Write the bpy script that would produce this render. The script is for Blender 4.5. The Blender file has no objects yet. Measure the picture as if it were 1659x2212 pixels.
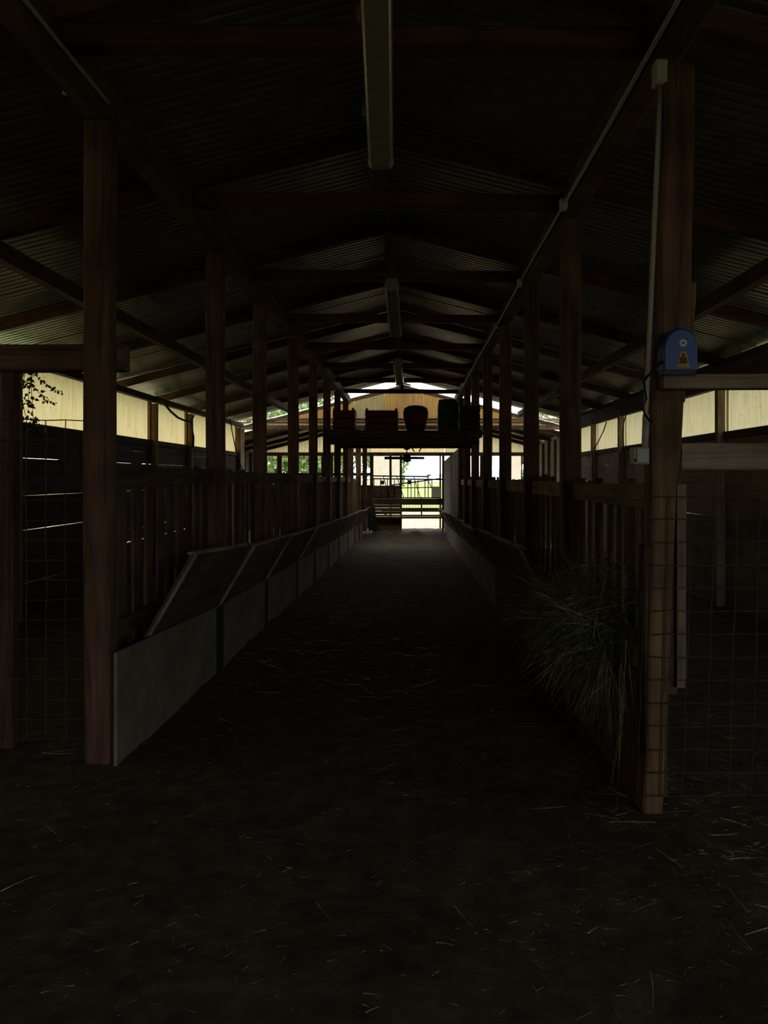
import bpy, bmesh, math, random
from mathutils import Vector, Matrix

random.seed(7)
scene = bpy.context.scene
col = scene.collection

# ------------------------------------------------------------------ camera
EYE = 1.55
F = 1750.0                      # focal length in pixels of the 1659 x 2212 frame
VPX, VPY = 890.0, 1030.0        # where the barn's long lines meet
cam_d = bpy.data.cameras.new('camera')
cam = bpy.data.objects.new('camera', cam_d)
col.objects.link(cam)
cam_d.sensor_fit = 'HORIZONTAL'
cam_d.sensor_width = 36.0
cam_d.lens = 36.0 * F / 1659.0
cam_d.shift_x = -(VPX - 829.5) / 1659.0
cam_d.shift_y = -(1106.0 - VPY) / 1659.0
cam_d.clip_start = 0.05
cam_d.clip_end = 2000
cam.location = (0, 0, EYE)
cam.rotation_euler = (math.radians(90), 0, 0)
scene.camera = cam

# ------------------------------------------------------------------ sky, exposure
SKY = 6.0
world = bpy.data.worlds.new('overcast_sky')
scene.world = world
world.use_nodes = True
nt = world.node_tree
bg = nt.nodes['Background']
tc = nt.nodes.new('ShaderNodeTexCoord')
sp = nt.nodes.new('ShaderNodeSeparateXYZ')
rp = nt.nodes.new('ShaderNodeValToRGB')
nt.links.new(tc.outputs['Generated'], sp.inputs[0])
nt.links.new(sp.outputs['Z'], rp.inputs[0])
nt.links.new(rp.outputs[0], bg.inputs[0])
rp.color_ramp.elements[0].position = 0.0
rp.color_ramp.elements[0].color = (0.86, 0.93, 1.0, 1)
rp.color_ramp.elements[1].position = 0.25
rp.color_ramp.elements[1].color = (1.0, 1.0, 0.99, 1)
bg.inputs[1].default_value = SKY
vs = scene.view_settings
vs.view_transform = 'Standard'
vs.look = 'None'
vs.exposure = 0.0
vs.gamma = 1.0
vs.use_curve_mapping = False


# ------------------------------------------------------------------ helpers
def P(px, py, y):
    """the point seen at a pixel of the frame at depth y"""
    return Vector(((px - VPX) * y / F, y, EYE + (VPY - py) * y / F))


def fz(y):
    """barn floor height: it falls gently towards the far end"""
    return -0.0165 * max(-6.0, min(y, 40.0))


def tag(o, label=None, cat=None, group=None, kind=None):
    if label: o['label'] = label
    if cat: o['category'] = cat
    if group: o['group'] = group
    if kind: o['kind'] = kind
    return o


def empty(name, loc=(0, 0, 0)):
    o = bpy.data.objects.new(name, None)
    col.objects.link(o)
    o.location = loc
    o.empty_display_size = 0.1
    return o


def wpos(o):
    v = Vector(o.location)
    while o.parent:
        o = o.parent
        v = v + Vector(o.location)
    return v


def link(name, me, parent=None, loc=(0, 0, 0), rot=None):
    """link a mesh at a world location, under a parent that is never rotated"""
    o = bpy.data.objects.new(name, me)
    col.objects.link(o)
    loc = Vector(loc)
    if parent is not None:
        o.parent = parent
        loc = loc - wpos(parent)
    o.location = loc
    if rot is not None:
        o.rotation_euler = rot
    return o


def grain(me):
    """store coordinates with the longest axis first, so wood grain runs along each piece"""
    vs_ = [v.co for v in me.vertices]
    ext = [max(v[i] for v in vs_) - min(v[i] for v in vs_) for i in range(3)]
    order = sorted(range(3), key=lambda i: -ext[i])
    at = me.attributes.new('grain', 'FLOAT_VECTOR', 'POINT')
    for i, v in enumerate(vs_):
        at.data[i].vector = (v[order[0]], v[order[1]], v[order[2]])


class MB:
    def __init__(self):
        self.v = []
        self.f = []

    def add(self, vs_, fs_):
        n = len(self.v)
        self.v += [tuple(v) for v in vs_]
        self.f += [tuple(n + i for i in f) for f in fs_]

    def box(self, a, b):
        (x0, y0, z0), (x1, y1, z1) = a, b
        self.add([(x0, y0, z0), (x1, y0, z0), (x1, y1, z0), (x0, y1, z0), (x0, y0, z1), (x1, y0, z1), (x1, y1, z1), (x0, y1, z1)],
                 [(0, 3, 2, 1), (4, 5, 6, 7), (0, 1, 5, 4), (1, 2, 6, 5), (2, 3, 7, 6), (3, 0, 4, 7)])

    def hexa(self, c):
        self.add(c, [(0, 3, 2, 1), (4, 5, 6, 7), (0, 1, 5, 4), (1, 2, 6, 5), (2, 3, 7, 6), (3, 0, 4, 7)])

    def tube(self, pts, r, n=6, cap=True):
        pts = [Vector(p) for p in pts]
        rs = r if isinstance(r, (list, tuple)) else [r] * len(pts)
        rings = []
        for i, p in enumerate(pts):
            d = (pts[min(i + 1, len(pts) - 1)] - pts[max(i - 1, 0)])
            if d.length < 1e-9: d = Vector((0, 0, 1))
            d.normalize()
            up = Vector((0, 0, 1)) if abs(d.z) < 0.95 else Vector((1, 0, 0))
            a = d.cross(up).normalized()
            b = a.cross(d)
            rings.append([p + (a * math.cos(2 * math.pi * k / n) + b * math.sin(2 * math.pi * k / n)) * rs[i] for k in range(n)])
        vs_ = [v for ring in rings for v in ring]
        fs_ = []
        for i in range(len(pts) - 1):
            for k in range(n):
                k2 = (k + 1) % n
                fs_.append((i * n + k, i * n + k2, (i + 1) * n + k2, (i + 1) * n + k))
        if cap:
            fs_.append(tuple(range(n))[::-1])
            fs_.append(tuple((len(pts) - 1) * n + k for k in range(n)))
        self.add(vs_, fs_)

    def lathe(self, prof, c=(0, 0, 0), n=16):
        """prof: (radius, z) pairs turned about the z axis"""
        vs_ = [(c[0] + r * math.cos(2 * math.pi * k / n), c[1] + r * math.sin(2 * math.pi * k / n), c[2] + z) for r, z in prof for k in range(n)]
        fs_ = []
        for i in range(len(prof) - 1):
            for k in range(n):
                k2 = (k + 1) % n
                fs_.append((i * n + k, i * n + k2, (i + 1) * n + k2, (i + 1) * n + k))
        fs_.append(tuple(range(n))[::-1])
        fs_.append(tuple((len(prof) - 1) * n + k for k in range(n)))
        self.add(vs_, fs_)

    def extrude(self, outline, y0, y1):
        """outline in x,z pushed from y0 to y1"""
        n = len(outline)
        self.add([(x, y0, z) for x, z in outline] + [(x, y1, z) for x, z in outline],
                 [tuple(range(n)), tuple(range(2 * n - 1, n - 1, -1))] + [(i, i + n, (i + 1) % n + n, (i + 1) % n) for i in range(n)])

    def mesh(self, name, mat, smooth=False, bevel=0):
        me = bpy.data.meshes.new(name)
        me.from_pydata(self.v, [], self.f)
        bm = bmesh.new()
        bm.from_mesh(me)
        bmesh.ops.recalc_face_normals(bm, faces=bm.faces)
        if bevel:
            bmesh.ops.bevel(bm, geom=bm.edges[:], offset=bevel, segments=1, affect='EDGES', profile=0.5)
        bm.to_mesh(me)
        bm.free()
        if smooth:
            for p in me.polygons: p.use_smooth = True
        me.materials.append(mat)
        grain(me)
        me.update()
        return me

    def build(self, name, mat, parent=None, smooth=False, bevel=0, origin=None):
        """link as one object; the origin sits at the mesh's base centre"""
        if origin is None:
            xs, ys, zs = zip(*self.v)
            origin = ((min(xs) + max(xs)) / 2, (min(ys) + max(ys)) / 2, min(zs))
        o = Vector(origin)
        self.v = [tuple(Vector(v) - o) for v in self.v]
        return link(name, self.mesh(name, mat, smooth, bevel), parent, o)


_cache = {}


def timber(name, dims, loc, mat, parent=None, rot=None, warp=0.0, variants=3):
    """a sawn piece centred on loc: bevelled, cut into a few lengths and slightly crooked; meshes are shared between alike pieces"""
    key = (tuple(round(d, 3) for d in dims), mat.name, round(warp, 4), random.randrange(variants) if warp else 0)
    me = _cache.get(key)
    if me is None:
        ax = max(range(3), key=lambda i: dims[i])
        seg = 3 if warp else 1
        m = MB()
        o1, o2 = [i for i in range(3) if i != ax]
        rings = []
        w1 = [random.uniform(-warp, warp) for _ in range(seg + 1)]
        w2 = [random.uniform(-warp, warp) for _ in range(seg + 1)]
        ta = [1 + random.uniform(-1, 1) * warp * 4 for _ in range(seg + 1)]
        b = min(dims[o1], dims[o2]) * 0.09
        for s in range(seg + 1):
            t = (s / seg - 0.5) * dims[ax]
            h1, h2 = dims[o1] / 2 * ta[s], dims[o2] / 2
            for a1, a2 in ((-h1 + b, -h2), (h1 - b, -h2), (h1, -h2 + b), (h1, h2 - b), (h1 - b, h2), (-h1 + b, h2), (-h1, h2 - b), (-h1, -h2 + b)):
                v = [0, 0, 0]
                v[ax] = t
                v[o1] = a1 + (w1[s] if 0 < s < seg else 0)
                v[o2] = a2 + (w2[s] if 0 < s < seg else 0)
                rings.append(v)
        fs_ = [tuple(range(8)), tuple(range(seg * 8 + 7, seg * 8 - 1, -1))]
        for s in range(seg):
            for k in range(8):
                fs_.append((s * 8 + k, s * 8 + (k + 1) % 8, (s + 1) * 8 + (k + 1) % 8, (s + 1) * 8 + k))
        m.add(rings, fs_)
        me = m.mesh(name, mat)
        _cache[key] = me
    return link(name, me, parent, loc, rot)


def span(name, a, b, w, h, mat, parent=None, warp=0.0):
    """a timber from a to b, w wide (sideways) and h deep (up)"""
    a, b = Vector(a), Vector(b)
    d = b - a
    L = d.length
    o = timber(name, (L, w, h), (a + b) / 2, mat, parent, None, warp)
    x = d.normalized()
    up = Vector((0, 0, 1)) if abs(x.z) < 0.95 else Vector((0, 1, 0))
    y = up.cross(x).normalized()
    z = x.cross(y)
    o.rotation_euler = Matrix((x, y, z)).transposed().to_euler()
    return o


def rand_blades(m, n, place, length, width, droop=0.0, segs=3):
    """n grass stalks: place() gives (root, direction)"""
    for _ in range(n):
        p, d = place()
        d = Vector(d).normalized()
        L = random.uniform(*length)
        w = random.uniform(*width)
        side = d.cross(Vector((random.uniform(-1, 1), random.uniform(-1, 1), random.uniform(-1, 1))))
        if side.length < 1e-4: side = Vector((1, 0, 0))
        side.normalize()
        vs_, fs_ = [], []
        q = Vector(p)
        bend = Vector((random.uniform(-.25, .25), random.uniform(-.25, .25), random.uniform(-.25, .25) - droop))
        for s in range(segs + 1):
            ww = w * (1 - 0.75 * s / segs)
            nrm = side.cross(d).normalized()
            vs_ += [q - side * ww, q + side * ww, q + nrm * ww]
            d = (d + bend / segs).normalized()
            q = q + d * (L / segs)
        for s in range(segs):
            a = s * 3
            for k in range(3):
                k2 = (k + 1) % 3
                fs_.append((a + k, a + k2, a + 3 + k2, a + 3 + k))
        m.add(vs_, fs_)


# ------------------------------------------------------------------ materials
def new_mat(name):
    m = bpy.data.materials.new(name)
    m.use_nodes = True
    t = m.node_tree
    return m, t, t.nodes['Principled BSDF']


def N(t, kind, **kw):
    n = t.nodes.new(kind)
    for k, v in kw.items(): setattr(n, k, v)
    return n


def ramp(t, stops):
    r = N(t, 'ShaderNodeValToRGB')
    e = r.color_ramp.elements
    while len(e) < len(stops): e.new(0.5)
    for el, (p, c) in zip(e, stops):
        el.position = p
        el.color = (c[0], c[1], c[2], 1)
    return r


def wood(name, dark, light, rough=0.8, vary=0.35, bump=0.25):
    m, t, b = new_mat(name)
    L = t.links.new
    at = N(t, 'ShaderNodeAttribute', attribute_name='grain')
    oi = N(t, 'ShaderNodeObjectInfo')
    mul = N(t, 'ShaderNodeVectorMath', operation='MULTIPLY_ADD')
    mul.inputs[1].default_value = (1.2, 22, 22)
    L(at.outputs['Vector'], mul.inputs[0])
    sc = N(t, 'ShaderNodeVectorMath', operation='SCALE')
    sc.inputs['Scale'].default_value = 40
    cmb = N(t, 'ShaderNodeCombineXYZ')
    for i in range(3): L(oi.outputs['Random'], cmb.inputs[i])
    L(cmb.outputs[0], sc.inputs[0])
    L(sc.outputs[0], mul.inputs[2])
    no = N(t, 'ShaderNodeTexNoise')
    no.inputs['Scale'].default_value = 1.0
    no.inputs['Detail'].default_value = 6
    no.inputs['Roughness'].default_value = 0.65
    no.inputs['Distortion'].default_value = 0.6
    L(mul.outputs[0], no.inputs['Vector'])
    r = ramp(t, [(0.28, dark), (0.72, light)])
    L(no.outputs['Fac'], r.inputs[0])
    # blotchy wear
    n2 = N(t, 'ShaderNodeTexNoise')
    n2.inputs['Scale'].default_value = 3.0
    n2.inputs['Detail'].default_value = 3
    add = N(t, 'ShaderNodeVectorMath', operation='ADD')
    L(at.outputs['Vector'], add.inputs[0])
    L(sc.outputs[0], add.inputs[1])
    L(add.outputs[0], n2.inputs['Vector'])
    mr = N(t, 'ShaderNodeMapRange')
    mr.inputs['From Min'].default_value = 0.3
    mr.inputs['From Max'].default_value = 0.7
    mr.inputs['To Min'].default_value = 1 - vary
    mr.inputs['To Max'].default_value = 1 + vary
    L(n2.outputs['Fac'], mr.inputs['Value'])
    mr2 = N(t, 'ShaderNodeMapRange')
    mr2.inputs['To Min'].default_value = 1 - vary * 0.7
    mr2.inputs['To Max'].default_value = 1 + vary * 0.7
    L(oi.outputs['Random'], mr2.inputs['Value'])
    mm = N(t, 'ShaderNodeMath', operation='MULTIPLY')
    L(mr.outputs[0], mm.inputs[0])
    L(mr2.outputs[0], mm.inputs[1])
    sc2 = N(t, 'ShaderNodeVectorMath', operation='SCALE')
    L(r.outputs[0], sc2.inputs[0])
    L(mm.outputs[0], sc2.inputs['Scale'])
    L(sc2.outputs[0], b.inputs['Base Color'])
    b.inputs['Roughness'].default_value = rough
    b.inputs['Specular IOR Level'].default_value = 0.2
    bp = N(t, 'ShaderNodeBump')
    bp.inputs['Strength'].default_value = bump
    bp.inputs['Distance'].default_value = 0.01
    L(no.outputs['Fac'], bp.inputs['Height'])
    L(bp.outputs[0], b.inputs['Normal'])
    return m


def mottled(name, stops, scale=8.0, rough=0.9, bump=0.3, spec=0.2, metallic=0.0, detail=5):
    m, t, b = new_mat(name)
    L = t.links.new
    tcn = N(t, 'ShaderNodeTexCoord')
    no = N(t, 'ShaderNodeTexNoise')
    no.inputs['Scale'].default_value = scale
    no.inputs['Detail'].default_value = detail
    no.inputs['Roughness'].default_value = 0.65
    L(tcn.outputs['Object'], no.inputs['Vector'])
    r = ramp(t, stops)
    L(no.outputs['Fac'], r.inputs[0])
    L(r.outputs[0], b.inputs['Base Color'])
    b.inputs['Roughness'].default_value = rough
    b.inputs['Specular IOR Level'].default_value = spec
    b.inputs['Metallic'].default_value = metallic
    if bump:
        bp = N(t, 'ShaderNodeBump')
        bp.inputs['Strength'].default_value = bump
        bp.inputs['Distance'].default_value = 0.02
        L(no.outputs['Fac'], bp.inputs['Height'])
        L(bp.outputs[0], b.inputs['Normal'])
    return m


def plain(name, c, rough=0.5, spec=0.4, metallic=0.0):
    return mottled(name, [(0.3, [x * 0.85 for x in c]), (0.7, [min(1, x * 1.12) for x in c])], 14.0, rough, 0.05, spec, metallic)


def fibreglass(name, trans, dirt, amount=1.0):
    """aged translucent roofing sheet: light comes through, dirt and scratches on it"""
    m, t, b = new_mat(name)
    L = t.links.new
    t.nodes.remove(b)
    out = t.nodes['Material Output']
    tcn = N(t, 'ShaderNodeTexCoord')
    mp = N(t, 'ShaderNodeMapping')
    mp.inputs['Scale'].default_value = (14, 14, 1.5)
    L(tcn.outputs['Object'], mp.inputs[0])
    no = N(t, 'ShaderNodeTexNoise')
    no.inputs['Scale'].default_value = 1.0
    no.inputs['Detail'].default_value = 6
    no.inputs['Roughness'].default_value = 0.7
    L(mp.outputs[0], no.inputs['Vector'])
    r = ramp(t, [(0.25, dirt), (0.5, trans), (0.8, [min(1, x * 1.12) for x in trans])])
    L(no.outputs['Fac'], r.inputs[0])
    # small specks of dirt
    n3 = N(t, 'ShaderNodeTexNoise')
    n3.inputs['Scale'].default_value = 26.0
    n3.inputs['Detail'].default_value = 2
    L(tcn.outputs['Object'], n3.inputs['Vector'])
    r3 = ramp(t, [(0.26, (0.35, 0.28, 0.18)), (0.34, (1, 1, 1))])
    L(n3.outputs['Fac'], r3.inputs[0])
    mx = N(t, 'ShaderNodeMix', data_type='RGBA', blend_type='MULTIPLY')
    mx.inputs['Factor'].default_value = 1.0
    L(r.outputs[0], mx.inputs['A'])
    L(r3.outputs[0], mx.inputs['B'])
    tr = N(t, 'ShaderNodeBsdfTranslucent')
    L(mx.outputs['Result'], tr.inputs['Color'])
    di = N(t, 'ShaderNodeBsdfDiffuse')
    di.inputs['Color'].default_value = (0.3, 0.28, 0.2, 1)
    ms = N(t, 'ShaderNodeMixShader')
    ms.inputs[0].default_value = 0.25
    L(tr.outputs[0], ms.inputs[1])
    L(di.outputs[0], ms.inputs[2])
    L(ms.outputs[0], out.inputs['Surface'])
    return m


M = {}
M['post'] = wood('reddish_post_wood', (0.045, 0.024, 0.015), (0.18, 0.1, 0.064))
M['post_split'] = wood('pale_split_wood', (0.09, 0.05, 0.026), (0.30, 0.18, 0.095))
M['beam'] = wood('brown_beam_wood', (0.035, 0.022, 0.014), (0.12, 0.075, 0.045))
M['red_beam'] = wood('red_brown_beam_wood', (0.04, 0.018, 0.012), (0.13, 0.055, 0.034))
M['rail'] = wood('grey_rail_wood', (0.11, 0.078, 0.054), (0.33, 0.24, 0.17))
M['board'] = wood('weathered_board_wood', (0.03, 0.02, 0.013), (0.13, 0.085, 0.055))
M['plank'] = wood('dark_plank_wood', (0.025, 0.018, 0.012), (0.095, 0.066, 0.042))
M['ply'] = wood('plywood', (0.17, 0.125, 0.085), (0.34, 0.26, 0.18), vary=0.2)
M['post_red'] = wood('red_brown_post_wood', (0.075, 0.036, 0.023), (0.27, 0.145, 0.095))
M['cream'] = wood('cream_board', (0.42, 0.36, 0.27), (0.62, 0.54, 0.41), vary=0.15)
M['stud'] = wood('yellow_pine_wood', (0.16, 0.09, 0.035), (0.36, 0.22, 0.09), vary=0.2)
M['trough'] = mottled('pale_trough_face', [(0.3, (0.14, 0.115, 0.085)), (0.7, (0.27, 0.23, 0.175))], 3.0, 0.9, 0.15)
M['trough_dark'] = wood('brown_trough_board', (0.05, 0.03, 0.02), (0.17, 0.105, 0.07))
M['lid'] = wood('trough_lid_wood', (0.05, 0.035, 0.025), (0.17, 0.125, 0.09))
M['batten'] = wood('pale_batten_wood', (0.14, 0.11, 0.085), (0.34, 0.27, 0.21))
M['sheet'] = mottled('roof_sheet', [(0.3, (0.13, 0.128, 0.1)), (0.7, (0.3, 0.295, 0.235))], 2.5, 0.38, 0.15, 0.4, 0.65)
M['frp_yellow'] = fibreglass('yellowed_fibreglass', (0.335, 0.278, 0.145), (0.26, 0.175, 0.062))
M['frp_cream'] = fibreglass('cream_fibreglass', (0.255, 0.222, 0.135), (0.19, 0.15, 0.075))
M['frp_orange'] = fibreglass('amber_fibreglass', (0.45, 0.27, 0.085), (0.2, 0.11, 0.03))
M['frp_clear'] = fibreglass('added_clear_fibreglass', (0.85, 0.83, 0.76), (0.7, 0.66, 0.56))  # added only to let sky light in behind the gable infill
M['frp_white'] = fibreglass('white_fibreglass', (0.40, 0.37, 0.31), (0.34, 0.3, 0.23))
M['soil'] = mottled('trodden_bedding', [(0.25, (0.045, 0.038, 0.031)), (0.55, (0.12, 0.102, 0.082)), (0.8, (0.2, 0.17, 0.137))], 9.0, 0.95, 0.9, 0.1, detail=9)
M['straw'] = mottled('straw', [(0.35, (0.2, 0.16, 0.09)), (0.5, (0.42, 0.35, 0.22)), (0.68, (0.8, 0.73, 0.54))], 11.0, 0.6, 0, 0.3)
M['hay'] = mottled('green_hay', [(0.35, (0.06, 0.075, 0.025)), (0.55, (0.16, 0.18, 0.065)), (0.72, (0.42, 0.4, 0.22))], 9.0, 0.6, 0, 0.3)
M['steel'] = plain('galvanised_steel', (0.30, 0.30, 0.29), 0.45, 0.5, 0.7)
M['wire'] = plain('rusty_wire', (0.09, 0.072, 0.056), 0.6, 0.4, 0.4)
M['dark_steel'] = plain('dark_painted_steel', (0.03, 0.032, 0.035), 0.5, 0.4, 0.3)
M['conduit'] = plain('grey_plastic_pipe', (0.42, 0.42, 0.38), 0.5, 0.4)
M['box_grey'] = plain('grey_plastic_box', (0.5, 0.48, 0.43), 0.5, 0.4)
M['blue'] = plain('blue_plastic', (0.012, 0.055, 0.34), 0.4, 0.5)
M['black'] = plain('black_plastic', (0.012, 0.012, 0.013), 0.5, 0.4)
M['white'] = plain('white_plastic', (0.75, 0.76, 0.74), 0.5, 0.4)
M['yellow'] = plain('yellow_label', (0.62, 0.38, 0.07), 0.6, 0.3)
M['print'] = plain('brown_print', (0.12, 0.055, 0.02), 0.6, 0.3)
M['red_plastic'] = plain('red_plastic', (0.11, 0.013, 0.010), 0.55, 0.3)
M['navy'] = plain('dark_blue_plastic', (0.012, 0.02, 0.04), 0.5, 0.4)
M['rubber'] = plain('black_rubber', (0.012, 0.011, 0.010), 0.7, 0.3)
M['lamp_body'] = plain('grey_lamp_housing', (0.2, 0.19, 0.17), 0.45, 0.4)
M['lamp_cover'] = plain('dusty_lamp_cover', (0.26, 0.23, 0.19), 0.2, 0.6)
M['leaf'] = mottled('tree_leaf', [(0.3, (0.03, 0.06, 0.012)), (0.7, (0.10, 0.17, 0.035))], 2.0, 0.6, 0, 0.3)
M['vine'] = plain('dark_vine_leaf', (0.05, 0.07, 0.02), 0.6, 0.3)
M['bark'] = wood('tree_bark', (0.03, 0.025, 0.018), (0.1, 0.08, 0.06))
M['hill'] = mottled('haze_tinted_hill', [(0.3, (0.19, 0.24, 0.27)), (0.7, (0.24, 0.29, 0.31))], 0.02, 1.0, 0, 0.0)  # aerial haze is mixed into this pale blue colour


def ground_mat():
    m, t, b = new_mat('meadow_ground')
    L = t.links.new
    tcn = N(t, 'ShaderNodeTexCoord')
    no = N(t, 'ShaderNodeTexNoise')
    no.inputs['Scale'].default_value = 1.3
    no.inputs['Detail'].default_value = 8
    L(tcn.outputs['Object'], no.inputs['Vector'])
    g = ramp(t, [(0.3, (0.12, 0.155, 0.06)), (0.7, (0.2, 0.23, 0.1))])
    L(no.outputs['Fac'], g.inputs[0])
    s = ramp(t, [(0.3, (0.32, 0.24, 0.12)), (0.7, (0.62, 0.52, 0.32))])
    L(no.outputs['Fac'], s.inputs[0])
    # a strip of dry straw and earth on the yard just beyond the barn, meadow further out
    sx = N(t, 'ShaderNodeSeparateXYZ')
    L(tcn.outputs['Object'], sx.inputs[0])
    mr = N(t, 'ShaderNodeMapRange')
    mr.inputs['From Min'].default_value = 11
    mr.inputs['From Max'].default_value = 19
    ds = N(t, 'ShaderNodeVectorMath', operation='DISTANCE')
    ds.inputs[1].default_value = (0, 37, -0.7)
    L(tcn.outputs['Object'], ds.inputs[0])
    L(ds.outputs['Value'], mr.inputs['Value'])
    mx = N(t, 'ShaderNodeMix', data_type='RGBA')
    L(mr.outputs[0], mx.inputs['Factor'])
    L(s.outputs[0], mx.inputs['A'])
    L(g.outputs[0], mx.inputs['B'])
    L(mx.outputs['Result'], b.inputs['Base Color'])
    b.inputs['Roughness'].default_value = 1.0
    b.inputs['Specular IOR Level'].default_value = 0.0
    return m


M['ground'] = ground_mat()

# ------------------------------------------------------------------ main measures (metres)
XC = -0.25                       # ridge
RA = EYE + 2.74                  # underside of the roof sheets at the ridge
SL = 0.255                       # roof slope
YA0, YA1 = -6.0, 22.2            # main barn
WL, WR = -4.73, 4.2              # outer walls
BAY = 2.38
YL = [2.25, 4.65, 7.37, 9.53, 12.15, 14.65, 17.0, 19.4, 21.8]     # post row beside the pale trough
YR = [1.5, 3.90, 6.40, 8.50, 10.85, 13.5, 16.0, 18.4, 20.8]     # post row that carries the blue box
PXL, PXR = -1.785, 1.255           # post centre lines
PW = 0.148
YG = 22.9                        # front gable of the lower shed
YB1 = 33.0                       # far wall
RB = EYE + 2.60
BWL, BWR = -6.3, 4.75


def roof_a(x): return RA - SL * abs(x - XC)
def roof_b(x): return RB - SL * abs(x - XC)


# ------------------------------------------------------------------ ground, hills
m = MB()
xs = [-300, -60, -20, -8, 0, 8, 20, 60, 300]
ys = [-60, -20, -8, 0, 10, 20, 33, 40, 60, 90, 140, 220, 330, 500]
for y in ys:
    for x in xs:
        m.v.append((x, y, fz(y) - 0.06))
for j in range(len(ys) - 1):
    for i in range(len(xs) - 1):
        a = j * len(xs) + i
        m.f.append((a, a + 1, a + 1 + len(xs), a + len(xs)))
tag(m.build('ground', M['ground'], origin=(0, 0, 0)), 'green meadow and pale straw-strewn yard beyond the far doorway', None, kind='structure')

m = MB()
n = 60
hp = [(-260 + 520 * i / n, 430, 0) for i in range(n + 1)]
for i, (x, y, _) in enumerate(hp):
    h = 2.5 + 2 * math.sin(i * 0.23) + 1.2 * math.sin(i * 0.71 + 1) + random.uniform(-.3, .3)
    m.v += [(x, y - 70, -1.2), (x, y, h), (x, y + 90, -1.2)]
for i in range(n):
    a = i * 3
    m.f += [(a, a + 3, a + 4, a + 1), (a + 1, a + 4, a + 5, a + 2)]
tag(m.build('hills', M['hill'], smooth=True, origin=(0, 430, -1.2)), 'hills in a pale haze tint on the horizon beyond the meadow', None, kind='structure')

# ------------------------------------------------------------------ floor
m = MB()
nx, ny = 70, 260
X0, X1, Y0, Y1 = BWL + 0.1, BWR - 0.1, YA0, YB1
for j in range(ny + 1):
    y = Y0 + (Y1 - Y0) * j / ny
    for i in range(nx + 1):
        x = X0 + (X1 - X0) * i / nx
        z = fz(y) + 0.018 * math.sin(x * 3.1 + y * 1.7) * math.sin(y * 2.3 - x) + random.uniform(-.012, .012)
        z += 0.16 * math.exp(-((y - 27.2) / 0.6) ** 2) * (0.75 + 0.35 * math.sin(x * 5.2 + 1) + 0.2 * math.sin(x * 11))
        m.v.append((x, y, z))
for j in range(ny):
    for i in range(nx):
        a = j * (nx + 1) + i
        m.f.append((a, a + 1, a + nx + 2, a + nx + 1))
tag(m.build('floor', M['soil'], smooth=True, origin=(0, 0, 0)), 'dark trodden earth floor with bedding running down the aisle', None, kind='structure')


# ------------------------------------------------------------------ roofs: every sheet is a piece
def ribbed_sheet(name, length, width, mat, pitch=0.1, rib=0.011):
    """sheet lying along +x (slope) with ribs, width along y, local origin at its upper near corner"""
    key = ('rib', round(length, 3), round(width, 3), mat.name)
    if key in _cache: return _cache[key]
    m = MB()
    prof = []
    y = 0.0
    while y < width - 1e-6:
        for dy, z in ((0, 0), (pitch * .55, 0), (pitch * .65, rib), (pitch * .9, rib)):
            if y + dy < width: prof.append((y + dy, z))
        y += pitch
    prof.append((width, 0))
    k = len(prof)
    for z0 in (0.0, 0.006):
        for x in (0, length):
            for y, z in prof: m.v.append((x, y, z + z0))
    for i in range(k - 1):
        m.f += [(i, i + 1, k + i + 1, k + i), (2 * k + i, 3 * k + i, 3 * k + i + 1, 2 * k + i + 1)]
        m.f += [(i, 2 * k + i, 2 * k + i + 1, i + 1), (k + i, k + i + 1, 3 * k + i + 1, 3 * k + i)]
    m.f += [(0, k, 3 * k, 2 * k), (k - 1, 3 * k - 1, 4 * k - 1, 2 * k - 1)]
    _cache[key] = m.mesh(name, mat)
    return _cache[key]


def roof(name, label, y0, y1, ridge, eave_l, eave_r, mat, sw=1.0, clear=None):
    top = empty(name, (XC, y0, ridge))
    tag(top, label, None, kind='structure')
    ang = math.atan(SL)
    y = y0
    i = 0
    while y < y1 - 0.05:
        w = min(sw, y1 - y)
        for side, ex in ((-1, eave_l), (1, eave_r)):
            L_ = abs(ex - XC) / math.cos(ang)
            me = ribbed_sheet('roof_sheet', L_, w + 0.06, clear if clear and i < 2 else mat)
            dz = 0.009 * (i % 2)
            o = link('added_clear_sheet' if clear and i < 2 else 'roof_sheet', me, top, (XC, y - 0.03 if side > 0 else y + w + 0.03, ridge + dz))
            if side > 0: o.rotation_euler = (0, ang, 0)
            else: o.rotation_euler = (0, ang, math.pi)
        y += sw
        i += 1
    # ridge cap
    m = MB()
    m.extrude([(XC - 0.22, ridge - 0.056 + 0.045), (XC, ridge + 0.045), (XC + 0.22, ridge - 0.056 + 0.045), (XC + 0.22, ridge - 0.056 + 0.06), (XC, ridge + 0.07), (XC - 0.22, ridge - 0.056 + 0.06)], y0, y1)
    m.build('ridge_cap', mat, top)
    return top


roof('ceiling', 'dark ribbed roof sheets over the main barn', YA0, YA1 + 0.3, RA, WL - 0.45, WR + 0.45, M['sheet'])
roof('ceiling_far', 'lower ribbed roof over the far shed', YG - 0.1, YB1 + 0.4, RB, BWL - 0.4, BWR + 0.4, M['sheet'], clear=M['frp_clear'])  # first rows are added clear sheets that backlight the gable infill

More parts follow.
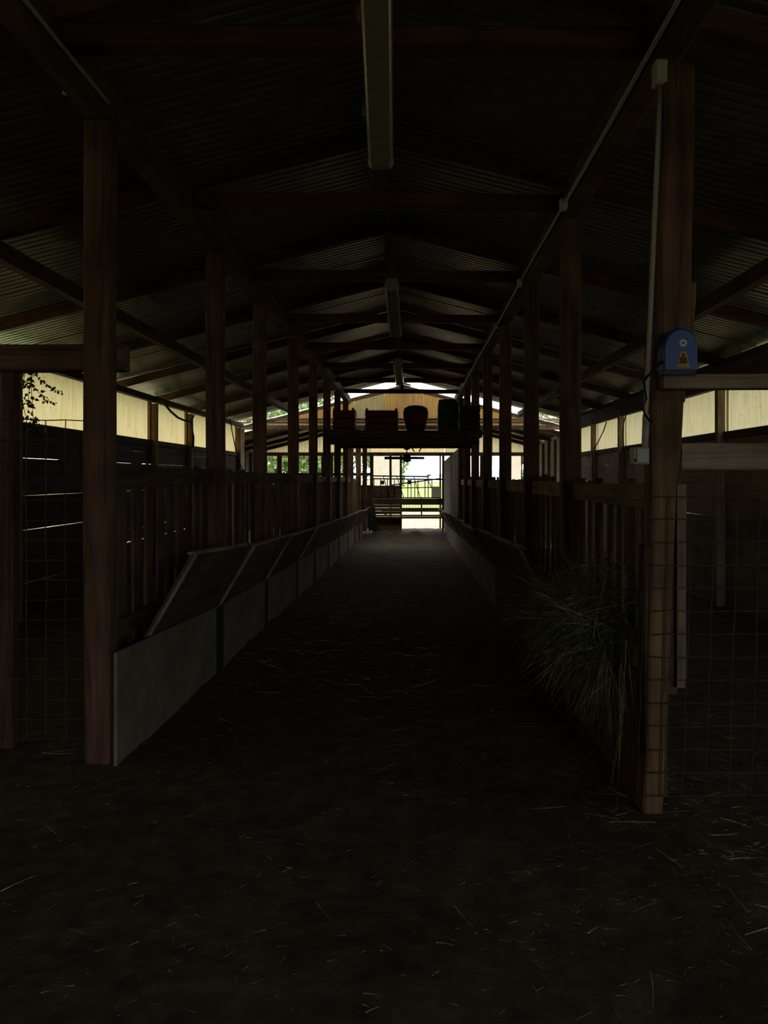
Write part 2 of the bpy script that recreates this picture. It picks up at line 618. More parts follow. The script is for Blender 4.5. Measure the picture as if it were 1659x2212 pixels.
# ------------------------------------------------------------------ long beams (setting)
RD = 0.13                        # rafter depth
plateZ = roof_a(PXL) - RD - 0.1
for i, (x, lab) in enumerate(((PXL + 0.02, 'long plate beam above the post row beside the pale trough'), (PXR - 0.02, 'long plate beam carrying the grey conduit line'))):
    p = empty('trim_%d' % (i + 1), (x, YA0, plateZ))
    tag(p, lab, None, kind='structure')
    edges = [YA0] + (YL if i == 0 else YR)[1::2] + [YA1]
    for a, b in zip(edges, edges[1:]):
        span('beam_length', (x, a, plateZ), (x, b, plateZ), 0.15, 0.19, M['beam'], p, 0.004)
for i, (x, lab) in enumerate(((-3.25, 'long purlin under the roof between pale trough posts and wall'), (2.95, 'long purlin under the roof above the wire mesh pen'))):
    z = roof_a(x) - RD - 0.075
    p = empty('trim_%d' % (i + 3), (x, YA0, z))
    tag(p, lab, None, kind='structure')
    ed = [YA0, 0.5, 7.0, 13.5, YA1]
    for a, b in zip(ed, ed[1:]):
        span('beam_length', (x, a, z), (x, b, z), 0.12, 0.14, M['beam'], p, 0.004)

# ------------------------------------------------------------------ roof trusses
ORD = ['first', 'second', 'third', 'fourth', 'fifth', 'sixth', 'seventh', 'eighth', 'ninth', 'tenth', 'eleventh']
TY = [3.98 + 2.33 * k for k in range(-1, 9)]
chordZ = EYE + 2.13
for k, y in enumerate(TY):
    if y > YA1 + 0.1: continue
    t = empty('roof_truss', (XC, y, chordZ))
    where = 'the barn gable' if False else ''
    seen = 'overhead behind the viewer' if k == 0 else ('%s from the entrance, spanning between the plate beams' % ORD[k - 1])
    tag(t, 'red-brown timber roof truss, ' + seen, 'truss', 'roof trusses')
    for s, ex in ((-1, WL - 0.2), (1, WR + 0.2)):
        a = (XC, y, roof_a(XC) - RD / 2)
        b = (ex, y, roof_a(ex) - RD / 2)
        span('rafter', a, b, 0.075, RD - 0.01, M['red_beam'], t, 0.003)
    span('tie_beam', (PXL + 0.1, y, chordZ + 0.02), (PXR - 0.1, y, chordZ), 0.13, 0.1, M['red_beam'], t, 0.004)
    span('king_strut', (XC, y, chordZ + 0.06), (XC, y, roof_a(XC) - RD - 0.01), 0.08, 0.08, M['red_beam'], t)


# ------------------------------------------------------------------ posts
def plain_post(x, y, label, group, seed):
    b = fz(y) - 0.02
    top = plateZ - 0.1
    o = timber('timber_post', (PW, PW, top - b), (x, y, (b + top) / 2), M['post'], None, None, 0.008, 5)
    tag(o, label, 'post', group)
    return o


for k, y in enumerate(YL):
    lab = 'square timber post behind the viewer, on the pale trough side' if k == 0 else 'square timber post at the pale trough, %s post in that row from the entrance' % ORD[k - 1]
    plain_post(PXL, y, lab, 'posts beside the pale trough', k)
for k, y in enumerate(YR):
    if k == 1: continue
    lab = 'square timber post behind the viewer, on the blue box side' if k == 0 else 'square timber post of the blue box row, %s post in that row from the entrance' % ORD[k - 1]
    plain_post(PXR, y, lab, 'posts in the blue box row', k)

# the near post with the blue box: tapered, split, with an offcut board nailed behind
yp = YR[1]
t = empty('timber_post', (PXR, yp, fz(yp)))
tag(t, 'split reddish timber post below the blue box with mesh wire wrapped round it', 'post', 'posts in the blue box row')


def prof_post(name, rows, y0, y1, mat):
    """rows: (pixel left, pixel right, pixel y) at the depth of the post"""
    m = MB()
    for xl, xr, py in rows:
        a, b = P(xl, py, y0), P(xr, py, y0)
        c = (b.x - a.x) * 0.1
        m.v += [(a.x, y0 + c, a.z), (a.x + c, y0, a.z), (b.x - c, y0, a.z), (b.x, y0 + c, a.z), (b.x, y1, a.z), (a.x, y1, a.z)]
    k = len(rows)
    for i in range(k - 1):
        for j in range(6):
            j2 = (j + 1) % 6
            m.f.append((i * 6 + j, i * 6 + j2, (i + 1) * 6 + j2, (i + 1) * 6 + j))
    m.f.append(tuple(range(6)))
    m.f.append(tuple((k - 1) * 6 + j for j in range(5, -1, -1)))
    return m.build(name, mat, t)


prof_post('upper_post', [(1437, 1503, 140), (1436, 1502, 330), (1424, 1497, 520), (1420, 1496, 640), (1414, 1490, 760), (1410, 1482, 868)], yp - 0.02, yp + 0.15, M['post_red'])
prof_post('lower_post', [(1411, 1479, 866), (1410, 1474, 960), (1412, 1463, 1045), (1408, 1458, 1180), (1404, 1452, 1330), (1400, 1446, 1500), (1396, 1440, 1640), (1388, 1432, 1758)], yp - 0.03, yp + 0.12, M['post_split'])
prof_post('splinter_board', [(1478, 1505, 612), (1482, 1504, 650), (1479, 1498, 720), (1476, 1492, 790)], yp + 0.005, yp + 0.06, M['post_split'])
m = MB()
a = P(1466, 1047, yp + 0.16)
m.box((P(1470, 0, yp).x, yp + 0.05, P(0, 1492, yp).z), (P(1490, 0, yp).x, yp + 0.085, P(0, 1047, yp).z))
m.build('side_board', M['rail'], t)
m = MB()
m.box((P(1456, 0, yp).x, yp + 0.09, P(0, 1510, yp).z), (P(1476, 0, yp).x, yp + 0.12, P(0, 1047, yp).z))
m.build('side_board', M['board'], t)
m = MB()
m.box((P(1392, 0, yp).x, yp - 0.01, fz(yp) - 0.02), (P(1406, 0, yp).x, yp + 0.1, P(0, 1180, yp).z))
m.build('cheek_board', M['board'], t)


# ------------------------------------------------------------------ side walls
def wall(name, label, x, posts, side, z_lo, z_hi, frp, plank_mat, gaps, open_slits, y_end):
    """boards below, a strip of translucent sheets above; side -1 is the pale trough's side"""
    w = empty(name, (x, YA0, 0))
    tag(w, label, None, kind='structure')
    # horizontal boards, two bays long, uneven, with slits between them
    ys = [YA0] + [p for i, p in enumerate(posts) if i % 2 == 0 and p > YA0 + 1] + [y_end]
    zz = gaps
    for a, b in zip(ys, ys[1:]):
        for i in range(len(zz) - 1):
            g = random.choice(open_slits)
            h = zz[i + 1] - zz[i] - g
            o = timber('plank', (0.03, round(b - a - 0.01, 2), round(h, 3)), (x + random.uniform(-.006, .006), (a + b) / 2, zz[i] + h / 2), plank_mat, w, None, 0.003)
    # translucent sheets bay by bay
    pp = [YA0] + [p for p in posts if p > YA0 + 0.5] + [y_end]
    for a, b in zip(pp, pp[1:]):
        m = MB()
        nseg = int((b - a) / 0.019)
        zt, zb = z_hi + 0.03, z_lo - 0.03
        for i in range(nseg + 1):
            y = a - 0.03 + (b - a + 0.06) * i / nseg
            dx = 0.009 * math.sin(i * math.pi / 2 + 0.4)
            m.v += [(x - side * -0.03 + dx, y, zb), (x - side * -0.03 + dx, y, zt)]
        for i in range(nseg):
            m.f.append((2 * i, 2 * i + 2, 2 * i + 3, 2 * i + 1))
        m.build('translucent_sheet', frp, w)
    # studs and a half-stud beside each, sill and eave beam
    for p in posts:
        if p < YA0 + 0.5 or p > y_end: continue
        zb = fz(p) - 0.03
        zt = roof_a(x) - RD - 0.15
        timber('stud', (0.11, 0.10, round(zt - zb, 2)), (x - side * 0.075, p, (zb + zt) / 2), M['stud'] if side < 0 else M['ply'], w, None, 0.003)
        if side < 0:
            timber('side_lath', (0.05, 0.09, round(z_hi - z_lo + 0.02, 2)), (x - side * 0.035, p - 0.16, (z_lo + z_hi) / 2), M['stud'], w)
    ed = [YA0] + posts[1::3] + [y_end]
    for a, b in zip(ed, ed[1:]):
        if b - a < 0.2: continue
        span('sill', (x - side * 0.03, a, z_lo - 0.04), (x - side * 0.03, b, z_lo - 0.05), 0.05, 0.1, M['beam'], w, 0.004)
        zt = roof_a(x) - RD - 0.012
        span('eave_beam', (x - side * 0.06, a, (zt + z_hi) / 2), (x - side * 0.06, b, (zt + z_hi) / 2), 0.11, zt - z_hi, M['beam'], w, 0.004)
        if side > 0:
            span('eave_board', (x + 0.02, a, roof_a(x) - 0.085), (x + 0.02, b, roof_a(x) - 0.085), 0.03, 0.14, M['plank'], w)
    return w


EL = EYE
wall('wall_left', 'plank wall with a strip of yellowed translucent sheets under the eave', WL, list(YL), -1,
     EL + 0.657, EL + 1.353, M['frp_yellow'], M['plank'],
     [-0.45, -0.2, 0.02, 0.25, 0.47, 0.68, 0.9, 1.105, 1.32, 1.55, 1.78, 1.99, 2.20], [0.0, 0.0, 0.0, 0.001, 0.002, 0.009], YA1)
wall('wall_right', 'board wall with a strip of cream translucent sheets under the eave', WR, list(YR), 1,
     EL + 0.6, EL + 1.193, M['frp_cream'], M['ply'],
     [-0.45, 0.0, 0.5, 1.0, 1.45, 1.8, 2.14], [0.0, 0.0, 0.001], YA1)

# wall behind the viewer with the entrance opening
wf = empty('wall_front', (0, YA0, 0))
tag(wf, 'board wall with the entrance opening behind the viewer', None, kind='structure')
DX0, DX1, DZ = 1.5, 4.1, 2.7
x = WL
while x < WR - 0.02:
    w_ = min(0.3, WR - x)
    inside = x + w_ > DX0 and x < DX1
    z0 = DZ if inside else -0.1
    zt = roof_a(x + w_ / 2) + 0.02
    timber('plank', (round(w_ - 0.002, 3), 0.03, round(zt - z0, 2)), (x + w_ / 2, YA0 - 0.02, (zt + z0) / 2), M['plank'], wf)
    x += 0.3

# ------------------------------------------------------------------ troughs
TOPS = [(0, 0.66), (4.6, 0.56), (7, 0.44), (11.6, 0.315), (22, 0.09), (28, -0.02)]


def top_of(y):
    for (a, za), (b, zb) in zip(TOPS, TOPS[1:]):
        if a <= y <= b: return za + (zb - za) * (y - a) / (b - a)
    return TOPS[-1][1]


def trough(label, xf, sgn, cuts, face_mats, lid_from, end_y):
    """xf: plane of the face; sgn +1 leans its boards towards +x"""
    t = empty('feed_trough', (xf, cuts[0], fz(cuts[0])))
    tag(t, label, 'trough')
    for i, (a, b) in enumerate(zip(cuts, cuts[1:])):
        mat = face_mats[min(i, len(face_mats) - 1)]
        g = 0.06 if i else 0.0
        m = MB()
        y0, y1 = a + g, b - 0.02
        x0, x1 = sorted((xf, xf - sgn * 0.022))
        m.hexa([(x0, y0, fz(y0) - 0.05), (x1, y0, fz(y0) - 0.05), (x1, y1, fz(y1) - 0.05), (x0, y1, fz(y1) - 0.05),
                (x0, y0, top_of(y0)), (x1, y0, top_of(y0)), (x1, y1, top_of(y1)), (x0, y1, top_of(y1))])
        m.build('face_panel', mat, t, bevel=0.004)
        # added dark strip over each joint, standing in for the shaded gap
        if i and sgn > 0:
            m = MB()
            hw = (0.10, 0.06, 0.04)[min(i - 1, 2)]
            x0, x1 = sorted((xf + sgn * 0.002, xf + sgn * 0.016))
            m.hexa([(x0, a - hw, fz(a) - .05), (x1, a - hw, fz(a) - .05), (x1, a + hw, fz(a) - .05), (x0, a + hw, fz(a) - .05),
                    (x0, a - hw, top_of(a) - .01), (x1, a - hw, top_of(a) - .01), (x1, a + hw, top_of(a) - .01), (x0, a + hw, top_of(a) - .01)])
            m.build('gap_shade_strip', M['rubber'], t)
        # leaning board above the face
        if b > lid_from:
            y0 = max(a, lid_from) + 0.02
            y1 = b - 0.02
            run = (0.27 + random.uniform(-.03, .03)) * sgn
            rise = 0.5 + random.uniform(-.02, .02)
            m = MB()
            th = 0.025
            z0, z1 = top_of(y0) + 0.004, top_of(y1) + 0.004
            xb = xf - sgn * 0.03
            m.hexa([(xb, y0, z0), (xb + sgn * th, y0, z0), (xb + sgn * th, y1, z1), (xb, y1, z1),
                    (xb + run, y0, z0 + rise), (xb + run + sgn * th, y0, z0 + rise), (xb + run + sgn * th, y1, z1 + rise), (xb + run, y1, z1 + rise)])
            lid = m.build('leaning_board', M['lid'], t, bevel=0.003)
            # pale batten along its near edge and a cap strip on top
            m = MB()
            w_ = 0.10 if i > 3 else 0.03
            o_ = sgn * (th + 0.002)
            m.hexa([(xb + o_, y0, z0 + .01), (xb + o_ + sgn * .022, y0, z0 + .01), (xb + o_ + sgn * .022, y0 + w_, z0 + .01), (xb + o_, y0 + w_, z0 + .01),
                    (xb + o_ + run, y0, z0 + rise), (xb + o_ + sgn * .022 + run, y0, z0 + rise), (xb + o_ + sgn * .022 + run, y0 + w_, z0 + rise), (xb + o_ + run, y0 + w_, z0 + rise)])
            m.build('batten', M['batten'], lid)
            m = MB()
            xt = xb + run + sgn * th / 2
            m.hexa([(xt - .025, y0, z0 + rise + .002), (xt + .025, y0, z0 + rise + .002), (xt + .025, y1, z1 + rise + .002), (xt - .025, y1, z1 + rise + .002),
                    (xt - .025, y0, z0 + rise + .022), (xt + .025, y0, z0 + rise + .022), (xt + .025, y1, z1 + rise + .022), (xt - .025, y1, z1 + rise + .022)])
            m.build('cap_strip', M['batten'], lid)
        # back board and bottom, so the trough is a real box
    a, b = cuts[0] + 0.2, end_y
    xb0 = xf - sgn * 0.13
    m = MB()
    x0, x1 = sorted((xb0, xb0 - sgn * 0.03))
    m.hexa([(x0, a, fz(a) - .05), (x1, a, fz(a) - .05), (x1, b, fz(b) - .05), (x0, b, fz(b) - .05),
            (x0, a, top_of(a) - .05), (x1, a, top_of(a) - .05), (x1, b, top_of(b) - .05), (x0, b, top_of(b) - .05)])
    m.build('back_board', M['board'], t)
    m = MB()
    x0, x1 = sorted((xf - sgn * 0.04, xb0 + sgn * 0.0))
    m.hexa([(x0, a, top_of(a) - .33), (x1, a, top_of(a) - .33), (x1, b, top_of(b) - .28), (x0, b, top_of(b) - .28),
            (x0, a, top_of(a) - .30), (x1, a, top_of(a) - .30), (x1, b, top_of(b) - .25), (x0, b, top_of(b) - .25)])
    m.build('trough_bottom', M['board'], t)
    return t


cl = [4.56, 6.97, 9.2, 11.7, 13.8, 16.0, 18.3, 21.0, 23.4, 25.4, 27.2]
trough('long pale-faced feed trough with leaning boards beside the aisle', -1.66, 1, cl, [M['trough']], 5.07, 27.2)
cr = [4.03] + [y for y in YR[2:]] + [22.9, 25.2, 27.3]
trough('long brown-faced feed trough heaped with green hay at its near end', 1.12, -1, cr, [M['trough_dark'], M['trough_dark'], M['trough_dark'], M['trough'], M['trough']], 6.3, 27.3)


# ------------------------------------------------------------------ slatted feed fences behind the troughs, bay by bay
def fence(x, a, b, zr0, zr1, label, group, tall=0.0):
    zb = fz(a) - 0.05
    t = empty('slatted_fence', (x, (a + b) / 2, zb))
    tag(t, label, 'fence', group)
    sgn = -1 if x < 0 else 1
    zr = (zr0 + zr1) / 2
    timber('top_rail', (0.04, round(b - a - 0.02, 2), round(zr1 - zr0, 3)), (x - sgn * 0.034, (a + b) / 2, zr), M['rail'] if x > 0 else M['board'], t, None, 0.004)
    timber('low_rail', (0.04, round(b - a - 0.02, 2), 0.1), (x - sgn * 0.035, (a + b) / 2, zb + 0.75), M['board'], t, None, 0.004)
    nb = int((b - a - 0.1) / 0.235)
    for i in range(nb):
        y = a + 0.13 + (b - a - 0.24) * i / max(1, nb - 1)
        w_ = random.choice((0.12, 0.14, 0.16))
        zt = zr1 - 0.02 + random.choice((-0.1, -0.05, 0.0, 0.03, 0.05)) + tall
        o = timber('board', (0.022, w_, round(zt - zb, 2)), (x + random.uniform(-.004, .004), y + random.uniform(-.02, .02), (zb + zt) / 2), M['board'], t, None, 0.005, 2)
        o.rotation_euler = (random.uniform(-.015, .015), 0, 0)
    return t


for k in range(1, len(YL) - 1):
    fence(PXL - 0.05, YL[k] + 0.09, YL[k + 1] - 0.09, 1.50 - 0.01 * k, 1.625 - 0.012 * k, 'slatted board fence behind the pale trough, %s bay from the entrance' % ORD[k - 1], 'slatted fences behind the pale trough')
ya = YL[-1]
fence(PXL - 0.05, ya + .09, ya + 1.7, 1.4, 1.52, 'slatted board fence behind the pale trough where the barn meets the far shed', 'slatted fences behind the pale trough')
fence(PXL - 0.05, ya + 1.9, ya + 5.1, 1.36, 1.48, 'slatted board fence behind the far end of the pale trough', 'slatted fences behind the pale trough')
for k in range(1, len(YR) - 1):
    fence(PXR + 0.05, YR[k] + (0.2 if k == 1 else 0.09), YR[k + 1] - 0.09, 1.385 - 0.005 * k, 1.515 - 0.005 * k, 'slatted board fence behind the hay trough, %s bay from the entrance' % ORD[k - 1], 'slatted fences behind the hay trough', 0.0 if k < 2 else 0.04)

# tall board screen along the aisle in the far shed
t = empty('board_screen', (PXR, 24.5, fz(24.5)))
tag(t, 'tall dark screen of upright boards along the aisle in the far shed', 'screen')
y = 20.95
while y < 32.6:
    w_ = random.choice((0.2, 0.24, 0.28))
    zb = fz(y) - 0.03
    timber('board', (0.03, w_, 2.75), (PXR + 0.06 + random.uniform(-.006, .006), y + w_ / 2, zb + 1.375), M['plank'], t, None, 0.003, 2)
    y += w_ + random.choice((0.004, 0.006, 0.02))
for zr in (0.5, 1.3, 2.2):
    span('cross_rail', (PXR + 0.11, 20.95, zr), (PXR + 0.11, 32.6, zr - 0.12), 0.05, 0.09, M['board'], t)

# posts in the far shed
for i, y in enumerate((23.6, 27.0, 30.6)):
    zb, zt = fz(y) - 0.02, roof_b(PXL) - 0.14
    o = timber('shed_post', (0.16, 0.16, round(zt - zb, 2)), (PXL, y, (zb + zt) / 2), M['post'], None, None, 0.006)
    tag(o, 'dark timber post in the far shed beyond the pale trough, %s from the gable' % ORD[i], 'post', 'far shed posts')

# ------------------------------------------------------------------ the lower shed: gable front, rafters, far wall
g = empty('wall_gable', (XC, YG, 3))
tag(g, 'amber translucent gable infill of the lower shed with timber rails', None, kind='structure')
zb = EYE + 1.45
x = -4.2
i = 0
while x < 3.7:
    x2 = min(x + 0.85, 3.75)
    m = MB()
    nseg = int((x2 - x) / 0.025)
    for s in range(nseg + 1):
        xx = x + (x2 - x) * s / nseg
        dy = 0.011 * math.sin(s * math.pi / 2)
        m.v += [(xx, YG + 0.05 + dy, zb), (xx, YG + 0.05 + dy, max(zb + 0.02, roof_b(xx) - 0.11))]
    for s in range(nseg):
        m.f.append((2 * s, 2 * s + 2, 2 * s + 3, 2 * s + 1))
    m.build('translucent_sheet', M['frp_orange'] if i % 3 else M['frp_yellow'], g)
    x = x2 + 0.004
    i += 1
for z, h in ((EYE + 1.62, 0.075), (EYE + 1.535, 0.05), (EYE + 1.39, 0.13)):
    span('gable_rail', (-5.0, YG - 0.02, z), (4.5, YG - 0.02, z), 0.07, h, M['beam'], g, 0.004)
for s, ex in ((-1, BWL), (1, BWR)):
    span('verge_rafter', (XC, YG, RB - 0.06), (ex, YG, roof_b(ex) - 0.06), 0.08, 0.1, M['beam'], g)
for s, ex in ((-1, -2.1), (1, 1.6)):
    span('brace', (ex - s * 0.35, YG - 0.08, EYE + 2.1), (ex + s * 0.15, YG - 0.08, EYE + 1.5), 0.05, 0.06, M['beam'], g)

for k, y in enumerate((25.2, 27.6, 30.0, 32.3)):
    t = empty('shed_rafter_pair', (XC, y, roof_b(XC) - 0.1))
    tag(t, 'pair of brown rafters under the far shed roof, %s from its gable' % ORD[k], 'rafters', 'far shed rafters')
    for ex in (BWL - 0.2, BWR + 0.2):
        span('rafter', (XC, y, RB - 0.075), (ex, y, roof_b(ex) - 0.075), 0.08, 0.13, M['beam'], t)

fw = empty('wall_far', (0, YB1, fz(YB1)))
tag(fw, 'open-fronted far wall with header beam, posts, rail and low boards', None, kind='structure')


def fx(px): return (px - VPX) * YB1 / F
def fzz(py): return EYE + (VPY - py) * YB1 / F


span('header', (fx(556), YB1, fzz(981)), (fx(1150), YB1, fzz(981)), 0.14, 0.15, M['rail'], fw, 0.004)
for a, b in ((575, 806), (960, 1145)):
    span('mid_rail', (fx(a), YB1, fzz(1024.5 if a < 800 else 1038)), (fx(b), YB1, fzz(1024.5 if a < 800 else 1038)), 0.06, 0.11 if a < 800 else 0.07, M['board'], fw)
# posts of the far wall
for px, w_ in ((562, .2), (604, .2), (638, .12), (697, .1), (703, .08), (717, .1), (803, .14), (843.5, .09), (866, .09), (951, .07), (957.5, .1), (1003, .1), (1040, .12), (1051, .07), (1102, .05), (1127, .04), (1139, .2)):
    zb = fz(YB1) - 0.03
    zt = fzz(977)
    timber('post', (w_, 0.12, round(zt - zb, 2)), (fx(px), YB1, (zb + zt) / 2), M['post'], fw, None, 0.003)
# low upright boards under the openings
for a, b, py in ((575, 803, 1047), (962, 1140, 1044)):
    x = fx(a)
    while x < fx(b) - 0.05:
        w_ = random.choice((0.18, 0.22, 0.26))
        w_ = min(w_, fx(b) - x)
        zt = fzz(py + random.uniform(-2, 2))
        zb = fz(YB1) - 0.05
        timber('board', (round(w_ - 0.006, 3), 0.03, round(zt - zb, 1)), (x + w_ / 2, YB1 + 0.05, (zb + zt) / 2), M['board'], fw)
        x += w_


def flat_sheet(name, x0, x1, z0, z1, y, mat, parent, slope=None):
    m = MB()
    nseg = max(4, int((x1 - x0) / 0.03))
    for s in range(nseg + 1):
        xx = x0 + (x1 - x0) * s / nseg
        dy = 0.01 * math.sin(s * math.pi / 2)
        m.v += [(xx, y + dy, z0), (xx, y + dy, max(z0 + 0.01, slope(xx)) if slope else z1)]
    for s in range(nseg):
        m.f.append((2 * s, 2 * s + 2, 2 * s + 3, 2 * s + 1))
    return m.build(name, mat, parent)


# white sheets closing one half of the doorway and one bay further along
flat_sheet('white_sheet', fx(806), fx(841), fzz(1110), fzz(983), YB1 + 0.08, M['frp_white'], fw)
flat_sheet('white_sheet', fx(841.5), fx(864), fzz(1110), fzz(983), YB1 + 0.085, M['frp_white'], fw)
flat_sheet('white_sheet', fx(1104), fx(1126), fzz(1060), fzz(983), YB1 + 0.08, M['frp_white'], fw)
flat_sheet('white_sheet', fx(772), fx(782), fzz(1060), fzz(983), YB1 + 0.08, M['frp_white'], fw)
# gable infill above the header
for a, b in ((575, 690), (691, 800), (801, 880), (880.5, 960), (961, 1060), (1061, 1150)):
    flat_sheet('gable_sheet', fx(a), fx(b), fzz(977), 0, YB1 + 0.09, M['frp_yellow'] if 790 < a < 960 else M['frp_cream'], fw, lambda x: roof_b(x) - 0.05)
for a, b in ((889, 895), (911, 905)):
    span('gable_brace', (fx(a), YB1 - 0.02, fzz(966)), (fx(b), YB1 - 0.02, fzz(976)), 0.05, 0.05, M['beam'], fw)

# side walls of the far shed
for name, x, mat, lab, zlo in (('wall_side_far', BWL, M['plank'], 'dark board side wall of the far shed', 1.5), ('wall_side_cream', BWR, M['cream'], 'cream panelled side wall of the far shed', 2.4)):
    w = empty(name, (x, YG, 0))
    tag(w, lab, None, kind='structure')
    y = YG
    while y < YB1 - 0.05:
        w_ = min(1.22, YB1 - y)
        zb = fz(y) - 0.1
        zt = roof_b(x) - 0.02
        timber('panel', (0.02, round(w_ - 0.01, 2), round(zt - zb, 1)), (x, y + w_ / 2, (zb + zt) / 2), mat, w)
        s = 1 if x < 0 else -1
        timber('stud', (0.08, 0.1, round(zt - zb - 0.1, 1)), (x + s * 0.06, y + 0.02, (zb + zt) / 2 - .05), M['beam'], w)
        y += 1.22
# short returns that close the step between the wide shed and the barn
for i, (a, b) in enumerate(((BWL, WL), (WR, BWR))):
    w = empty('wall_return_%d' % (i + 1), (a, YG, 0))
    tag(w, 'short board wall where the far shed is wider than the barn', None, kind='structure')
    x = a
    while x < b - 0.01:
        w_ = min(0.25, b - x)
        zt = roof_b(x + w_ / 2) - 0.03
        timber('plank', (round(w_ - 0.004, 3), 0.03, round(zt + 0.5, 2)), (x + w_ / 2, YG, zt / 2 - 0.25), M['plank'], w)
        x += w_

# ------------------------------------------------------------------ gate across the far end of the aisle
YF = 28.0
def gx(px): return (px - VPX) * YF / F
def gz(py): return EYE + (VPY - py) * YF / F


t = empty('feed_rack', (gx(882), YF, gz(1090)))
tag(t, 'dark steel feeding rack with slanted bars across the far end of the aisle', 'rack')
def bar(name, p0, p1, r=0.016, dy=0.0, mat='dark_steel', par=None):
    m = MB()
    m.tube([(gx(p0[0]), YF + dy, gz(p0[1])), (gx(p1[0]), YF + dy, gz(p1[1]))], r, 8)
    return m.build(name, M[mat], par or t, smooth=True)


bar('top_rail', (805, 1028), (927, 1029.5), 0.022)
bar('second_rail', (805, 1034), (960, 1036), 0.022, 0.02)
bar('bottom_rail', (805, 1075), (950, 1075.5), 0.02, 0.02)
bar('short_rail', (866, 1054), (932, 1053), 0.016, 0.03)
for x in (808, 822, 837, 852, 867, 881, 888, 896, 903, 918, 925, 933):
    bar('upright_bar', (x, 1034), (x, 1075), 0.015, 0.02)
for a, b in (((828, 1029), (842, 1074)), ((857, 1029), (872, 1074)), ((894, 1030), (908, 1075)), ((922, 1030), (937, 1066))):
    bar('slanted_bar', a, b, 0.013, -0.02)
bar('latch_post', (926, 1026), (926, 1034), 0.014)
bar('latch_handle', (922, 1026.5), (931, 1026.5), 0.018)
m = MB()
m.box((gx(822.5), YF - .02, gz(1046.5)), (gx(830), YF + .04, gz(1038)))
m.build('catch_plate', M['dark_steel'], t)
m = MB()
m.box((gx(881), YF - .02, gz(1046)), (gx(888.5), YF + .04, gz(1037)))
m.build('catch_plate', M['dark_steel'], t)
m = MB()
m.box((gx(806), YF + .06, gz(1077)), (gx(864), YF + .09, gz(1049)))
m.build('kick_panel', M['board'], t)

o = MB()
o.tube([(gx(845), YF - .1, gz(1048)), (gx(900), YF - .1, gz(1040.5)), (gx(950), YF - .1, gz(1034))], 0.022, 8)
tag(o.build('wooden_pole', M['beam'], smooth=True), 'long wooden pole lying slantwise across the feeding rack', 'pole')

# grey feed box hung on the rack
t2 = empty('feed_box', (gx(942), YF - .12, gz(1074)))
tag(t2, 'grey box hung on the feeding rack beside the board screen', 'box')
m = MB()
x0, x1, z0, z1 = gx(932), gx(953), gz(1074), gz(1051)
for a, b in (((x0, YF - .2, z0), (x1, YF - .18, z1)), ((x0, YF - .07, z0), (x1, YF - .05, z1)), ((x0, YF - .18, z0), (x0 + .02, YF - .07, z1)), ((x1 - .02, YF - .18, z0), (x1, YF - .07, z1)), ((x0 + .02, YF - .18, z0), (x1 - .02, YF - .07, z0 + .02))):
    m.box(a, b)
m.build('box_shell', M['box_grey'], t2)
m = MB()
m.box((x0 - .01, YF - .21, z1 - .03), (x1 + .01, YF - .2, z1))
m.build('rim', M['box_grey'], t2)

# boards of the gate below the rack
t = empty('board_gate', (gx(882), YF, fz(YF)))
tag(t, 'low wooden gate of wide horizontal boards under the feeding rack', 'gate')
def gboard(name, xa, xb, ya, yb, th=0.04, dy=0.0, mat='rail'):
    m = MB()
    m.box((gx(xa), YF + dy, gz(yb)), (gx(xb), YF + dy + th, gz(ya)))
    return m.build(name, M[mat], t, bevel=0.004)


gboard('wide_board', 804, 958, 1077, 1090.5, 0.04, 0, 'board')
gboard('middle_board', 804, 958, 1097, 1105.5, 0.04, 0, 'board')
gboard('shelf', 804, 958, 1111.5, 1115, 0.3, -0.28, 'batten')
gboard('shelf_front', 804, 958, 1115.2, 1119.5, 0.03, -0.28, 'board')
for i, x in enumerate((808, 820, 832, 844, 855)):
    gboard('lower_board', x, x + 12.1, 1119.6, 1160, 0.03, -0.02, 'trough_dark')
gboard('upper_filler', 804, 864, 1090.8, 1096.6, 0.03, 0.05, 'board')
gboard('upper_filler', 804, 864, 1105.8, 1111, 0.03, 0.05, 'board')
for x in (804, 864.5, 909, 955):
    gboard('gate_post', x, x + 3.2, 1074, 1162 if x != 909 else 1112, 0.07, 0.05, 'post')

# wire netting in the open half
m = MB()
for i in range(15):
    x = gx(866 + i * 6.3)
    m.tube([(x, YF + 0.09, gz(1160)), (x, YF + 0.09, gz(1078))], 0.004, 4)
for j in range(13):
    z = gz(1156 - j * 6.2)
    m.tube([(gx(865), YF + 0.09, z), (gx(957), YF + 0.09, z)], 0.004, 4)
tag(m.build('wire_netting', M['wire']), 'fine wire netting closing the open half of the far gate', 'netting')

# pale plank lying on the gate's shelf beside the pale trough
m = MB()
m.box((gx(808), YF - .45, gz(1104)), (gx(824), YF - .05, gz(1101)))
tag(m.build('short_plank', M['cream'], bevel=0.003), 'short pale plank end resting at the far end of the pale trough', 'plank')

# hand cart stood up at the far end of the pale trough
yc = 27.45
def hx(px): return (px - VPX) * yc / F
def hz(py): return EYE + (VPY - py) * yc / F


